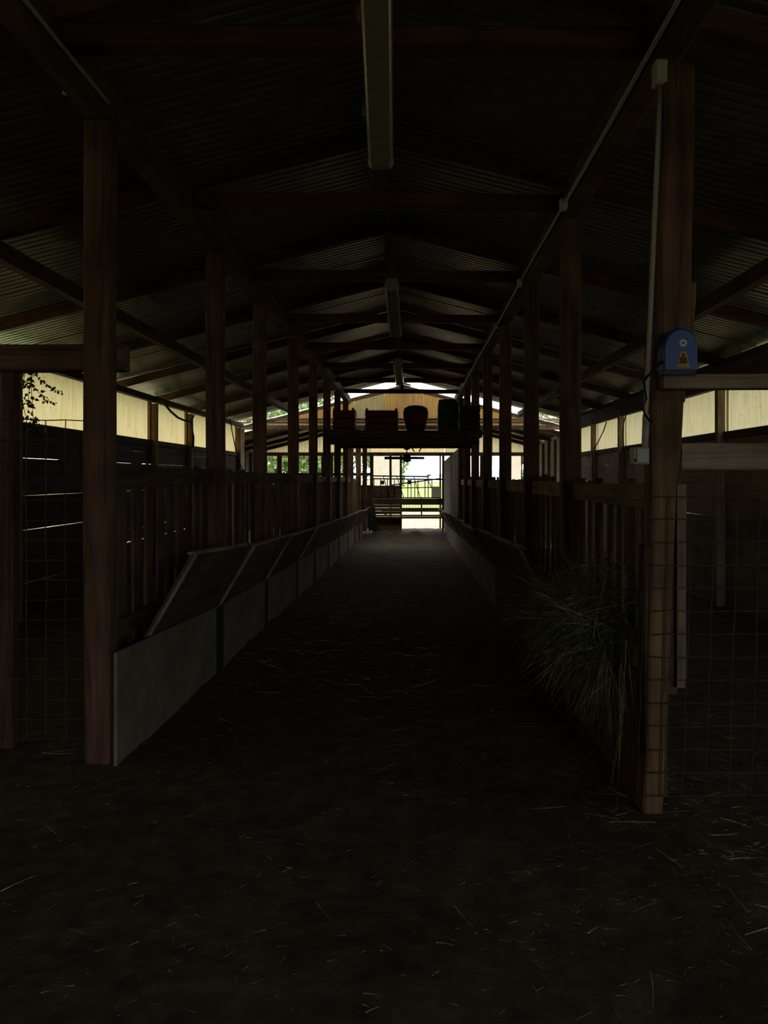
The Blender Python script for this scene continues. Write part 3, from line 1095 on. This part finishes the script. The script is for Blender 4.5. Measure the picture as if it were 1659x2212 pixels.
t = empty('hand_cart', (hx(806), yc, fz(yc)))
tag(t, 'dark hand cart with two handles stood upright at the end of the pale trough', 'cart')
for dx in (0, 0.2):
    m = MB()
    m.tube([(hx(798) + dx, yc, hz(1150)), (hx(797) + dx * .8, yc - .05, hz(1100)), (hx(788) + dx * .6, yc - .08, hz(1066))], 0.018, 8)
    m.build('handle', M['dark_steel'], t, smooth=True)
m = MB()
m.hexa([(hx(797), yc - .05, hz(1146)), (hx(813), yc - .05, hz(1146)), (hx(815), yc + .2, hz(1144)), (hx(796), yc + .2, hz(1144)),
        (hx(799), yc - .02, hz(1096)), (hx(808), yc - .02, hz(1096)), (hx(810), yc + .12, hz(1096)), (hx(797), yc + .12, hz(1096))])
m.build('tray', M['dark_steel'], t, bevel=0.01)
wl = MB()
cx, cz, R_ = hx(816), hz(1153), 0.15
wl.tube([(cx + R_ * math.cos(a) * .9, yc - .1 , cz + R_ * math.sin(a)) for a in [i * math.pi / 10 for i in range(21)]], 0.035, 8, cap=False)
wl.tube([(cx - R_, yc - .1, cz), (cx + R_, yc - .1, cz)], 0.012, 6)
wl.tube([(cx, yc - .1, cz - R_), (cx, yc - .1, cz + R_)], 0.012, 6)
wl.build('wheel', M['rubber'], t, smooth=True)
m = MB()
m.tube([(hx(811), yc - .02, hz(1146)), (cx, yc - .1, cz)], 0.014, 6)
m.build('axle_bracket', M['dark_steel'], t)

# ------------------------------------------------------------------ hay loft
LY0, LY1 = 14.35, 16.4
def lx(px): return (px - VPX) * LY0 / F
def lz(py): return EYE + (VPY - py) * LY0 / F


t = empty('hay_loft', (XC, LY0, lz(960)))
tag(t, 'dark wooden loft platform hung between the posts high over the aisle', 'loft')
zf = lz(946)
m = MB()
m.box((lx(698), LY0, lz(945)), (lx(1042), LY0 + .04, lz(929)))
m.build('front_board', M['board'], t, bevel=0.004)
m = MB()
m.box((lx(706), LY0 + .045, lz(960)), (lx(1036), LY0 + .12, lz(945.5)))
m.build('front_joist', M['red_beam'], t, bevel=0.004)
m = MB()
m.box((lx(706), LY1 - .08, lz(960)), (lx(1036), LY1, lz(945.5)))
m.build('rear_joist', M['red_beam'], t, bevel=0.004)
x = lx(700)
while x < lx(1038):
    w_ = min(0.2, lx(1040) - x)
    timber('deck_board', (round(w_ - .006, 3), LY1 - LY0 - 0.06, 0.025), (x + w_ / 2, (LY0 + LY1) / 2 + .02, zf + 0.02), M['board'], t)
    x += 0.2
zd = zf + 0.034


def crate(label, px0, px1, py_top, y, depth, mat, nslat):
    x0, x1 = (px0 - VPX) * y / F, (px1 - VPX) * y / F
    h = EYE + (VPY - py_top) * y / F - zd
    t = empty('storage_crate', ((x0 + x1) / 2, y, zd))
    tag(t, label, 'crate', 'things stored on the loft')
    m = MB()
    m.box((x0 + .02, y + .02, zd), (x1 - .02, y + depth - .02, zd + .03))
    m.build('crate_base', mat, t)
    for a in (x0, x1 - .04):
        for b in (y, y + depth - .04):
            m = MB()
            m.box((a, b, zd), (a + .04, b + .04, zd + h))
            m.build('corner_post', mat, t)
    sh = (h - 0.02) / nslat
    for s in range(nslat):
        for b in (y - .012, y + depth):
            m = MB()
            m.box((x0, b, zd + .01 + s * sh), (x1, b + .012, zd + s * sh + sh * .86))
            m.build('crate_slat', mat, t)
        for a in (x0 - .012, x1):
            m = MB()
            m.box((a, y, zd + .01 + s * sh), (a + .012, y + depth, zd + s * sh + sh * .86))
            m.build('crate_slat', mat, t)


crate('tall red crate at the pale trough end of the loft', 720, 765, 881, 14.75, 0.5, M['red_plastic'], 3)
crate('wide red crate in the middle of the loft', 790, 858, 882, 14.7, 0.6, M['red_plastic'], 4)
# round red bale
m = MB()
c = P(898, 903, 15.0)
r_ = 0.24
m.lathe([(0.02, zd - c.z), (0.13, zd - c.z), (0.19, -0.14), (0.225, 0.0), (0.235, 0.1), (0.21, 0.18), (0.14, 0.22), (0.02, 0.235)], c, 20)
tag(m.build('feed_sack', M['red_plastic'], smooth=True), 'round bulging dark red sack on the loft', 'sack', 'things stored on the loft')
# barrel and dark box
t = empty('plastic_barrel', (P(968, 0, 15.0).x, 15.0, zd))
tag(t, 'dark blue barrel on the loft beside the red sack', 'barrel', 'things stored on the loft')
m = MB()
c = P(968, 903, 15.0)
m.lathe([(0.17, 0), (0.19, 0.02), (0.2, 0.2), (0.19, 0.22), (0.2, 0.24), (0.2, 0.42), (0.19, 0.44), (0.2, 0.46), (0.19, 0.63), (0.17, 0.66)], (c.x, 15.0, zd), 24)
m.build('barrel_body', M['navy'], t, smooth=True)
m = MB()
m.lathe([(0.175, 0), (0.18, 0.01), (0.18, 0.03), (0.17, 0.04)], (c.x, 15.0, zd + 0.66), 24)
m.build('barrel_lid', M['black'], t)
crate('black crate at the conduit end of the loft', 995, 1036, 872, 14.75, 0.5, M['black'], 4)

# ceiling fan under the loft
yfn = 15.2
t = empty('ceiling_fan', P(879, 963, yfn))
tag(t, 'dark fan with a round motor hanging under the loft', 'fan')
c = P(879, 990, yfn)
m = MB()
m.lathe([(0.012, -0.08), (0.05, -0.068), (0.075, -0.035), (0.08, 0.0), (0.075, 0.035), (0.05, 0.068), (0.012, 0.08)], c, 20)
m.build('motor_housing', M['dark_steel'], t, smooth=True)
m = MB()
m.tube([c + Vector((0, 0, .075)), c + Vector((0, 0, .16))], 0.012, 8)
m.build('down_rod', M['dark_steel'], t)
m = MB()
m.lathe([(0.015, 0), (0.05, 0.012), (0.075, 0.045), (0.08, 0.075)], c + Vector((0, 0, .155)), 16)
m.build('ceiling_cup', M['dark_steel'], t, smooth=True)
for a, L_ in ((0.02, 0.33), (math.pi * 2 / 3, 0.3), (math.pi * 1.02, 0.42), (math.pi * 5 / 3, 0.33)):
    m = MB()
    ca, sa = math.cos(a), math.sin(a)
    pts = []
    for r, wd in ((0.06, 0.018), (0.12, 0.035), (L_ * .9, 0.05), (L_, 0.03)):
        for s in (-1, 1):
            pts.append((r, s * wd, 0.02 * s))
    vv = []
    for dz in (-0.005, 0.005):
        for r, q, z in pts: vv.append((c.x + r * ca - q * sa, c.y + r * sa + q * ca, c.z + z + dz + 0.005))
    ff = []
    for i in range(3):
        a0 = 2 * i
        ff += [(a0, a0 + 2, a0 + 3, a0 + 1), (8 + a0, 8 + a0 + 1, 8 + a0 + 3, 8 + a0 + 2), (a0, 8 + a0, 8 + a0 + 2, a0 + 2), (a0 + 1, a0 + 3, 8 + a0 + 3, 8 + a0 + 1)]
    ff += [(0, 1, 9, 8), (6, 14, 15, 7)]
    m.add(vv, ff)
    m.build('fan_blade', M['dark_steel'], t)


# ------------------------------------------------------------------ tube lamps (switched off)
def tube_lamp(label, a, b, w_=0.13, cable=()):
    a, b = Vector(a), Vector(b)
    d = (b - a)
    L_ = d.length
    x = d.normalized()
    up = Vector((0, 0, 1))
    y = up.cross(x).normalized()
    z = x.cross(y)
    R_ = Matrix((x, y, z)).transposed()
    t = empty('tube_lamp', (a + b) / 2)
    tag(t, label, 'lamp', 'tube lamps under the ridge')

    def prism(name, prof, s0, s1, mat, smooth=False):
        m = MB()
        n_ = len(prof)
        vv = [a + R_ @ Vector((s, py, pz)) for s in (s0, s1) for py, pz in prof]
        m.add(vv, [tuple(range(n_)), tuple(range(2 * n_ - 1, n_ - 1, -1))] + [(i, i + n_, (i + 1) % n_ + n_, (i + 1) % n_) for i in range(n_)])
        return m.build(name, mat, t, smooth)
    h = w_ / 2
    prism('housing', [(-h, 0), (-h * .8, .05), (h * .8, .05), (h, 0)], 0, L_, M['lamp_body'])
    cov = [(-h * .98, -.002), (h * .98, -.002), (h * .98, -.03), (h * .9, -.05), (h * .75, -.06), (-h * .75, -.06), (-h * .9, -.05), (-h * .98, -.03)]
    prism('diffuser', cov, 0.05, L_ - 0.05, M['lamp_cover'])
    for s0, s1 in ((-0.005, 0.05), (L_ - 0.05, L_ + 0.005)):
        prism('end_cap', [(-h, -.002), (h, -.002), (h, -.035), (h * .7, -.064), (-h * .7, -.064), (-h, -.035)], s0, s1, M['lamp_body'])
    m = MB()
    for s in (0.12, L_ - 0.12):
        p = a + R_ @ Vector((s, 0, 0.05))
        m = MB()
        m.tube([p, (p.x, p.y, roof_a(p.x) + 0.004)], 0.004, 5)
        m.build('hanging_wire', M['wire'], t)
    for s in (L_ * .35, L_ * .75):
        c_ = a + R_ @ Vector((s, h * 1.05, 0.0))
        m = MB()
        m.box((c_.x - .012, c_.y - .02, c_.z - .03), (c_.x + .012, c_.y + .02, c_.z + .03))
        m.build('clip', M['lamp_body'], t)
    return t


tube_lamp('long grey tube lamp hanging under the ridge just above the entrance', (-0.135, 2.85, EYE + 2.02), (-0.16, 4.15, EYE + 1.63), 0.13)
tube_lamp('tube lamp hanging on wires under the ridge, second from the entrance', P(846, 613, 7.1), P(855, 716, 8.3), 0.125)
tube_lamp('small distant tube lamp under the ridge near the loft', P(859, 782, 11.3), P(864, 824, 12.6), 0.125)

# ------------------------------------------------------------------ left pen front: beam, mesh, gate post, vine
yb = YL[1] + 0.16
a, b = P(-330, 774, yb), P(273, 774, yb)
o = span('cross_beam', a, b, 0.12, 0.155, M['post'], None, 0.006)
tag(o, 'thick dark crossbeam passing behind the first post, above the pen netting', 'beam')

def netting(label, y, xs_, zs_, wob=0.004, r=0.0022, curve=None):
    m = MB()
    for x in xs_:
        m.tube([(x + random.uniform(-wob, wob) + (0.0 if curve is None else curve(x, z)), y + random.uniform(-wob, wob), z) for z in zs_], r, 4)
    for z in zs_:
        m.tube([(x, y + random.uniform(-wob, wob), z + random.uniform(-wob, wob)) for x in xs_], r, 4)
    o = m.build('wire_netting', M['wire'])
    tag(o, label, 'netting')
    return o


yn = YL[1] + 0.02
xs_ = [P(183, 0, yn).x - 0.112 * i for i in range(15)]
zs_ = [P(0, 908, yn).z - 0.115 * i for i in range(17)]
netting('square wire netting hung on the pen front beside the first pale trough post', yn, xs_, zs_, 0.005, 0.003)
o = timber('gate_post', (0.08, 0.1, 2.35), (P(22, 0, yn + .2).x, yn + 0.2, 1.1), M['post'], None, None, 0.006)
tag(o, 'thin dark post behind the pen netting under the hanging vine', 'post')

# vine hanging from the eave
t = empty('hanging_vine', (WL + 0.25, 9.6, EYE + 0.6))
tag(t, 'leafy vine hanging in front of the yellowed wall sheets', 'vine')
random.seed(21)
def pv(px, py): return P(px, py, F * 4.56 / (VPX - px))
stems = [[(60, 780), (60, 795), (66, 830), (70, 870), (74, 905), (72, 935)], [(62, 800), (90, 822), (118, 842), (135, 846)], [(66, 826), (84, 848), (104, 862), (112, 872)], [(52, 806), (46, 840), (54, 884), (62, 906)], [(66, 806), (60, 850), (58, 880)], [(30, 800), (60, 806), (84, 796)], [(72, 905), (86, 920), (100, 930)]]
for s in stems:
    m = MB()
    m.tube([pv(*q) + Vector((0, random.uniform(-.05, .05), 0)) for q in s], 0.004, 5)
    m.build('vine_stem', M['bark'], t)
leafv = MB()
def leaf(mb, c, size, nrm=None):
    d = Vector((random.uniform(-1, 1), random.uniform(-.6, .6), random.uniform(-1.2, 0.2))).normalized()
    n_ = Vector((random.uniform(-.5, .5), -1, random.uniform(-.5, .5))).normalized()
    s = d.cross(n_).normalized()
    c = Vector(c)
    mid = c + d * size * .5 + n_ * size * .1
    mb.add([c, c + d * size * .35 + s * size * .32, c + d * size, c + d * size * .35 - s * size * .32, mid], [(0, 1, 4), (1, 2, 4), (2, 3, 4), (3, 0, 4)])


for s in stems:
    for p0, p1 in zip(s, s[1:]):
        for _ in range(7):
            u = random.random()
            q = (p0[0] + (p1[0] - p0[0]) * u, p0[1] + (p1[1] - p0[1]) * u)
            mb = MB()
            leaf(mb, pv(q[0] + random.uniform(-5, 5), q[1] + random.uniform(-4, 4)) + Vector((0, random.uniform(-.1, .1), 0)), random.uniform(0.03, 0.075))
            mb.build('leaf', M['vine'], t)
random.seed(5)

# hose looped from the wall eave
m = MB()
pts = [(338, 858), (352, 868), (368, 888), (384, 902), (400, 909), (412, 910), (415, 922), (418, 945), (417, 968)]
m.tube([P(px, py, F * 4.56 / (VPX - px)) for px, py in pts], 0.022, 8)
m.tube([P(px, py, F * 4.56 / (VPX - px)) for px, py in ((413, 909), (417, 902), (421, 896))], 0.012, 6)
tag(m.build('hanging_hose', M['rubber'], smooth=True), 'dark hose sagging from the eave in front of the yellowed sheets', 'hose')
m = MB()
m.tube([P(px, py, F * 4.58 / (VPX - px)) for px, py in ((497, 905), (501, 930), (508, 965), (520, 1005), (531, 1030))], 0.014, 6)
tag(m.build('hanging_cable', M['rubber'], smooth=True), 'thin cable slanting down across the last yellowed sheet', 'cable')

# ------------------------------------------------------------------ blue energiser, rails and mesh by the near post
ye = YR[1] - 0.02
o = span('pen_rail', P(1428, 826, ye - .04) + Vector((0, .0, 0)), P(1900, 825, ye - .04), 0.09, 0.068, M['rail'], None, 0.002)
tag(o, 'rough horizontal rail holding the blue box', 'rail', 'rails of the mesh pen')
o = span('pen_rail', P(1470, 986, ye + .15), P(1900, 986, ye + .15), 0.05, 0.132, M['rail'], None, 0.002)
tag(o, 'wide horizontal rail below the blue box above the wire netting', 'rail', 'rails of the mesh pen')

yq = ye - 0.135
t = empty('fence_energiser', P(1471, 808, yq + .05))
tag(t, 'blue dome-topped electric fence box with yellow label on the rail', 'energiser')
def q2(px, py): v = P(px, py, yq); return (v.x, v.z)
base = [(1434, 798), (1434, 752), (1436, 738), (1441, 726), (1449, 716), (1459, 709), (1471, 706.5), (1483, 708), (1493, 713), (1501, 722), (1506, 733), (1508, 748), (1508, 798)]
m = MB()
n_ = len(base)
c0 = q2(1471, 765)
rows = []
for y, s in ((yq + .1, 1.0), (yq + .02, 1.0), (yq + .005, .97), (yq, .9)):
    for px, py in base:
        x, z = q2(px, py)
        rows.append((c0[0] + (x - c0[0]) * s, y, c0[1] + (z - c0[1]) * (s if z > c0[1] else 1)))
ff = []
for i in range(3):
    for j in range(n_):
        j2 = (j + 1) % n_
        ff.append((i * n_ + j, i * n_ + j2, (i + 1) * n_ + j2, (i + 1) * n_ + j))
ff += [tuple(range(n_))[::-1], tuple(3 * n_ + j for j in range(n_))]
m.add(rows, ff)
m.build('case', M['blue'], t, bevel=0)
m = MB()
(x0, z0), (x1, z1) = q2(1435, 808), q2(1504, 798)
m.box((x0, yq + .012, z0), (x1, yq + .1, z1))
m.build('terminal_base', M['black'], t)
m = MB()
cx, cz = q2(1475.5, 741)
def disc(m, cx, cz, r, y0, y1, n=24):
    m.extrude([(cx + r * math.cos(2 * math.pi * i / n), cz + r * math.sin(2 * math.pi * i / n)) for i in range(n)], y0, y1)


disc(m, cx, cz, 0.0168, yq - .004, yq + .001)
dial = m.build('round_emblem', M['white'], t)
m = MB()
disc(m, cx, cz, 0.0062, yq - .006, yq - .0041)
m.build('emblem_eye', M['navy'], dial)
m = MB()
m.extrude([q2(1461, 794), q2(1469.5, 760), q2(1472, 758.8), q2(1480, 758.8), q2(1482.5, 760), q2(1488.5, 794)], yq - .003, yq + .001)
lab_ = m.build('warning_label', M['yellow'], t)
m = MB()
m.extrude([q2(1465.5, 786), q2(1469, 772), q2(1482, 771), q2(1485, 786)], yq - .0045, yq - .0031)
m.build('label_print', M['print'], lab_)
m = MB()
disc(m, q2(1475.5, 767)[0], q2(1475.5, 767)[1], 0.008, yq - .0045, yq - .0031, 16)
m.build('label_symbol', M['print'], lab_)
for i, py in enumerate((789, 792)):
    m = MB()
    (x0, z0), (x1, z1) = q2(1466, py + .8), q2(1484, py)
    m.box((x0, yq - .0045, z0), (x1, yq - .0031, z1))
    m.build('label_line', M['print'], lab_)
m = MB()
m.tube([P(1502, 800, yq + .03), P(1503, 815, yq - .03)], 0.003, 6)
m.build('lead_wire', M['steel'], t)

# black cable from the box round the conduit
m = MB()
m.tube([P(1434, 778, yq + .06), P(1424, 786, yq), P(1408, 803, yq - .02), (P(1396, 816, yq - .02)), P(1390, 824, yq + .02)], 0.0065, 8)
m.tube([P(1391, 826, yq + .03), P(1396, 862, yq + .02), P(1388, 882, yq), P(1392, 893, yq - .01), P(1402, 908, yq), P(1410, 910, yq + .03)], 0.005, 8)
tag(m.build('black_cable', M['rubber'], smooth=True), 'black cable leading from the blue box round the grey conduit', 'cable')

# conduit riser with its boxes
yk = YR[1] - 0.03
t = empty('conduit_pipe', P(1393, 962, yk))
tag(t, 'grey conduit pipe running down the post beside the blue box', 'conduit')
m = MB()
m.tube([P(1427, 188, yk + .06), P(1420, 340, yk + .03), P(1410, 560, yk - .0), P(1401, 760, yk - .02), P(1395, 900, yk - .02), P(1393, 966, yk - .02)], 0.0115, 12)
m.build('pipe', M['conduit'], t, smooth=True)
m = MB()
m.tube([P(1395.5, 896, yk - .02), P(1393, 966, yk - .02)], 0.0165, 12)
m.build('sleeve', M['conduit'], t, smooth=True)
m = MB()
(a, b) = P(1412, 186, yk + .05), P(1439, 134, yk + .05)
m.box((a.x, yk + .02, a.z), (b.x, yk + .09, b.z))
jb = m.build('junction_box', M['box_grey'], t, bevel=0.006)
m = MB()
m.box((a.x + .004, yk + .012, a.z + .004), (b.x - .004, yk + .0195, b.z - .004))
m.build('box_cover', M['box_grey'], jb, bevel=0.003)
t = empty('switch_box', P(1386, 1003, yk))
tag(t, 'pale grey electrical box at the foot of the conduit pipe', 'switch box')
m = MB()
a, b = P(1369, 1003, yk - .03), P(1403, 966, yk - .03)
m.box((a.x, yk - .03, a.z), (b.x, yk + .05, b.z))
m.build('box_body', M['box_grey'], t, bevel=0.005)
m = MB()
m.box((a.x + .012, yk - .042, a.z + .006), (b.x - .004, yk - .0305, b.z - .006))
m.build('box_lid', M['box_grey'], t, bevel=0.003)
m = MB()
m.box((a.x + .001, yk - .038, a.z + .012), (a.x + .010, yk - .0305, a.z + .026))
m.build('latch', M['rubber'], t)

# conduit along the plate beam with junction boxes
t = empty('conduit_line', (PXR - 0.13, 3.0, plateZ - 0.1))
tag(t, 'thin grey conduit line with junction boxes under the long plate beam', 'conduit')
m = MB()
m.tube([(PXR - 0.115, y, plateZ - 0.075 + 0.006 * math.sin(y)) for y in [0.5 + 0.6 * i for i in range(30)]], 0.012, 8)
m.build('pipe', M['conduit'], t, smooth=True)
for y in (6.05, 8.5, 10.9):
    m = MB()
    m.box((PXR - .15, y - .04, plateZ - .125), (PXR - .098, y + .04, plateZ - .045))
    m.build('junction_box', M['box_grey'], t, bevel=0.006)
# hook lamp holder on the other plate
m = MB()
c = P(183, 160, 4.3)
m.tube([c, P(165, 168, 4.3), P(148, 172, 4.3), P(142, 186, 4.3), P(143, 203, 4.3)], [0.02, 0.02, 0.018, 0.016, 0.02], 8)
tag(m.build('wall_hook', M['conduit'], smooth=True), 'pale curved hook fixed to the plate above the first pale trough post', 'hook')
m = MB()
m.tube([(PXL + 0.11, y, plateZ - 0.06) for y in (0.5, 2.0, 3.2, 4.45)], 0.012, 8)
tag(m.build('conduit_run', M['conduit'], smooth=True), 'thin conduit along the plate beam ending at the curved hook', 'conduit')

# mesh right of the near post
yn = YR[1] - 0.05
xs_ = [P(1396, 0, yn).x + 0.109 * i for i in range(11)]
zs_ = [P(0, 1072, yn).z - 0.1095 * i for i in range(14)]
netting('square wire netting stapled across the split post below the blue box', yn, xs_, zs_, 0.004, 0.0027, lambda x, z: -0.03 * (1.46 - z))

# black cables on the cream sheet wall
for pts, lab in (((( 1357, 886), (1349, 905), (1345, 935), (1347, 962), (1355, 985), (1368, 1004)), 'thin black cable looping beside the pale switch box'),
                 (((1310, 912), (1304, 930), (1292, 955), (1278, 978), (1270, 990)), 'thin black cable crossing the cream wall sheets')):
    m = MB()
    m.tube([P(px, py, F * 4.02 / (px - VPX)) for px, py in pts], 0.012, 6)
    tag(m.build('wall_cable', M['rubber'], smooth=True), lab, 'cable')

# ------------------------------------------------------------------ hay in the near end of the brown trough
random.seed(11)
hay = MB()
def hay_place():
    y = random.triangular(4.1, 7.4, 4.6)
    u = random.random()
    x = 1.26 - u * 0.36
    z = top_of(y) + 0.05 + random.uniform(0, 0.5) * (1 - abs(y - 4.9) / 3.2) * (1 - u * .6)
    if random.random() < 0.45:
        # strands hanging over the front
        x = 1.10 - random.uniform(0, .1)
        z = top_of(y) + random.uniform(-.05, .2)
        return (x, y, z), (random.uniform(-.5, .1), random.uniform(-.5, .3), random.uniform(-1.2, .2))
    return (x, y, z), (random.uniform(-.9, .4), random.uniform(-.8, .8), random.uniform(-.5, .9))


rand_blades(hay, 2300, hay_place, (0.15, 0.5), (0.0014, 0.0032), 0.5, 4)
# a few long stalks trailing to the floor
def trail():
    y = random.uniform(4.0, 4.5)
    return (1.06 + random.uniform(-.02, .12), y, random.uniform(0.5, 0.75)), (random.uniform(-.1, .12), random.uniform(-.15, .05), -1)


rand_blades(hay, 40, trail, (0.35, 0.75), (0.0015, 0.003), 0.3, 4)
tag(hay.build('hay', M['hay'], origin=(1.1, 4.8, 0.4)), 'loose green hay spilling over the near end of the brown trough', 'hay', kind='stuff')
pale = MB()
rand_blades(pale, 110, hay_place, (0.2, 0.5), (0.0013, 0.0028), 0.35, 4)
rand_blades(pale, 12, trail, (0.4, 0.8), (0.0015, 0.0028), 0.2, 4)
tag(pale.build('dry_stalks', M['straw'], origin=(1.1, 4.8, 0.4)), 'pale dry stalks sticking out of the green hay', 'straw', kind='stuff')
# a core of compressed hay so the heap is not hollow
m = MB()
nyy, nth = 14, 8
for j in range(nyy + 1):
    y = 4.1 + 3.2 * j / nyy
    s = math.sin(math.pi * min(1, max(0.05, (j + .6) / (nyy + 1.2)))) ** .5
    for i in range(nth):
        a_ = 2 * math.pi * i / nth
        m.v.append((1.185 + 0.07 * s * math.cos(a_) + random.uniform(-.01, .01), y + random.uniform(-.05, .05), top_of(y) + 0.02 + 0.24 * s * math.sin(a_) + random.uniform(-.03, .03)))
for j in range(nyy):
    for i in range(nth):
        i2 = (i + 1) % nth
        m.f.append((j * nth + i, j * nth + i2, (j + 1) * nth + i2, (j + 1) * nth + i))
m.f += [tuple(range(nth)), tuple(nyy * nth + i for i in range(nth))[::-1]]
tag(m.build('hay_heap', M['hay'], smooth=True), 'packed heap of green hay inside the brown trough', 'hay', kind='stuff')

# straw strewn on the floor
st = MB()
def floor_place():
    if random.random() < 0.3:
        y = random.uniform(2.0, 4.6)
        x = random.gauss(1.35, 0.35)
    else:
        y = 1.9 + 5.5 * random.random() ** 1.8
        x = random.uniform(-2.2, 2.2)
    a_ = random.uniform(0, math.pi * 2)
    return (x, y, fz(y) + random.uniform(0.014, 0.03)), (math.cos(a_), math.sin(a_) * .9, random.uniform(-.02, .08))


rand_blades(st, 2000, floor_place, (0.008, 0.05), (0.0007, 0.0015), 0.02, 2)
rand_blades(st, 120, floor_place, (0.10, 0.24), (0.0009, 0.002), 0.02, 3)
def floor_far():
    y = random.uniform(6, 27.5)
    a_ = random.uniform(0, math.pi * 2)
    return (random.uniform(-1.5, 1.0), y, fz(y) + random.uniform(0.01, 0.03)), (math.cos(a_), math.sin(a_), random.uniform(-.02, .1))


rand_blades(st, 1200, floor_far, (0.05, 0.25), (0.0015, 0.003), 0.02, 2)
def gate_straw():
    y = random.uniform(26.6, 27.6)
    a_ = random.uniform(0, math.pi * 2)
    return (random.uniform(-1.3, 1.0), y, fz(y) + random.uniform(0.02, 0.2)), (math.cos(a_), math.sin(a_), random.uniform(-.1, .4))


rand_blades(st, 500, gate_straw, (0.1, 0.3), (0.002, 0.004), 0.1, 2)
tag(st.build('straw_litter', M['straw'], origin=(0, 5, 0)), 'pale straw bits strewn over the dark floor', 'straw', kind='stuff')


# ------------------------------------------------------------------ trees outside
def tree(label, base, height, crown_r, n_leaves, leaf_size, seed, n_cl=16, lift=0.45):
    random.seed(seed)
    t = empty('tree', base)
    tag(t, label, 'tree', 'trees beyond the shed')
    bx, by, bz = base
    m = MB()
    m.tube([(bx, by, bz - .1), (bx + .1, by, bz + height * .3), (bx - .05, by + .1, bz + height * .6), (bx, by, bz + height * .85)], [crown_r * .07, crown_r * .055, crown_r * .035, .02], 8)
    for _ in range(6):
        a_ = random.uniform(0, 6.28)
        z0 = bz + height * random.uniform(.3, .6)
        m.tube([(bx, by, z0), (bx + math.cos(a_) * crown_r * .4, by + math.sin(a_) * crown_r * .4, z0 + height * .12), (bx + math.cos(a_) * crown_r * .75, by + math.sin(a_) * crown_r * .75, z0 + height * .2)], [.1, .06, .02], 6)
    m.build('trunk', M['bark'], t, smooth=True)
    cl_ = []
    for _ in range(n_cl):
        a_ = random.uniform(0, 6.28)
        r = crown_r * random.uniform(.2, .85)
        cl_.append((Vector((bx + math.cos(a_) * r, by + math.sin(a_) * r, bz + height * (lift + (1 - lift) * random.random() * .9))), crown_r * random.uniform(.25, .5)))
    mb = MB()
    for _ in range(n_leaves):
        c, r = random.choice(cl_)
        v = Vector((random.gauss(0, 1), random.gauss(0, 1), random.gauss(0, 1))).normalized() * r * random.uniform(.6, 1.0)
        leaf(mb, c + v, leaf_size * random.uniform(.6, 1.3))
    f_ = mb.build('foliage', M['leaf'], t)
    f_['kind'] = 'stuff'


tree('tall broad green tree outside the open bays past the pale trough', (-6.6, 44.0, fz(40) - .1), 6.5, 3.6, 9000, 0.26, 3, 26, 0.12)
tree('bushy green tree at the shed corner outside the barn', (-15.0, 52.0, fz(40) - .1), 6.5, 2.6, 6000, 0.25, 4, 18, 0.1)
tree('leafy tree whose branch shows in the open half of the doorway', (-1.55, 47.0, fz(40) - .1), 5.2, 1.35, 3000, 0.2, 15, 13, 0.28)
tree('green tree outside behind the white sheet bay', (7.0, 43.0, fz(40) - .1), 6.0, 2.2, 5000, 0.24, 6, 16, 0.15)
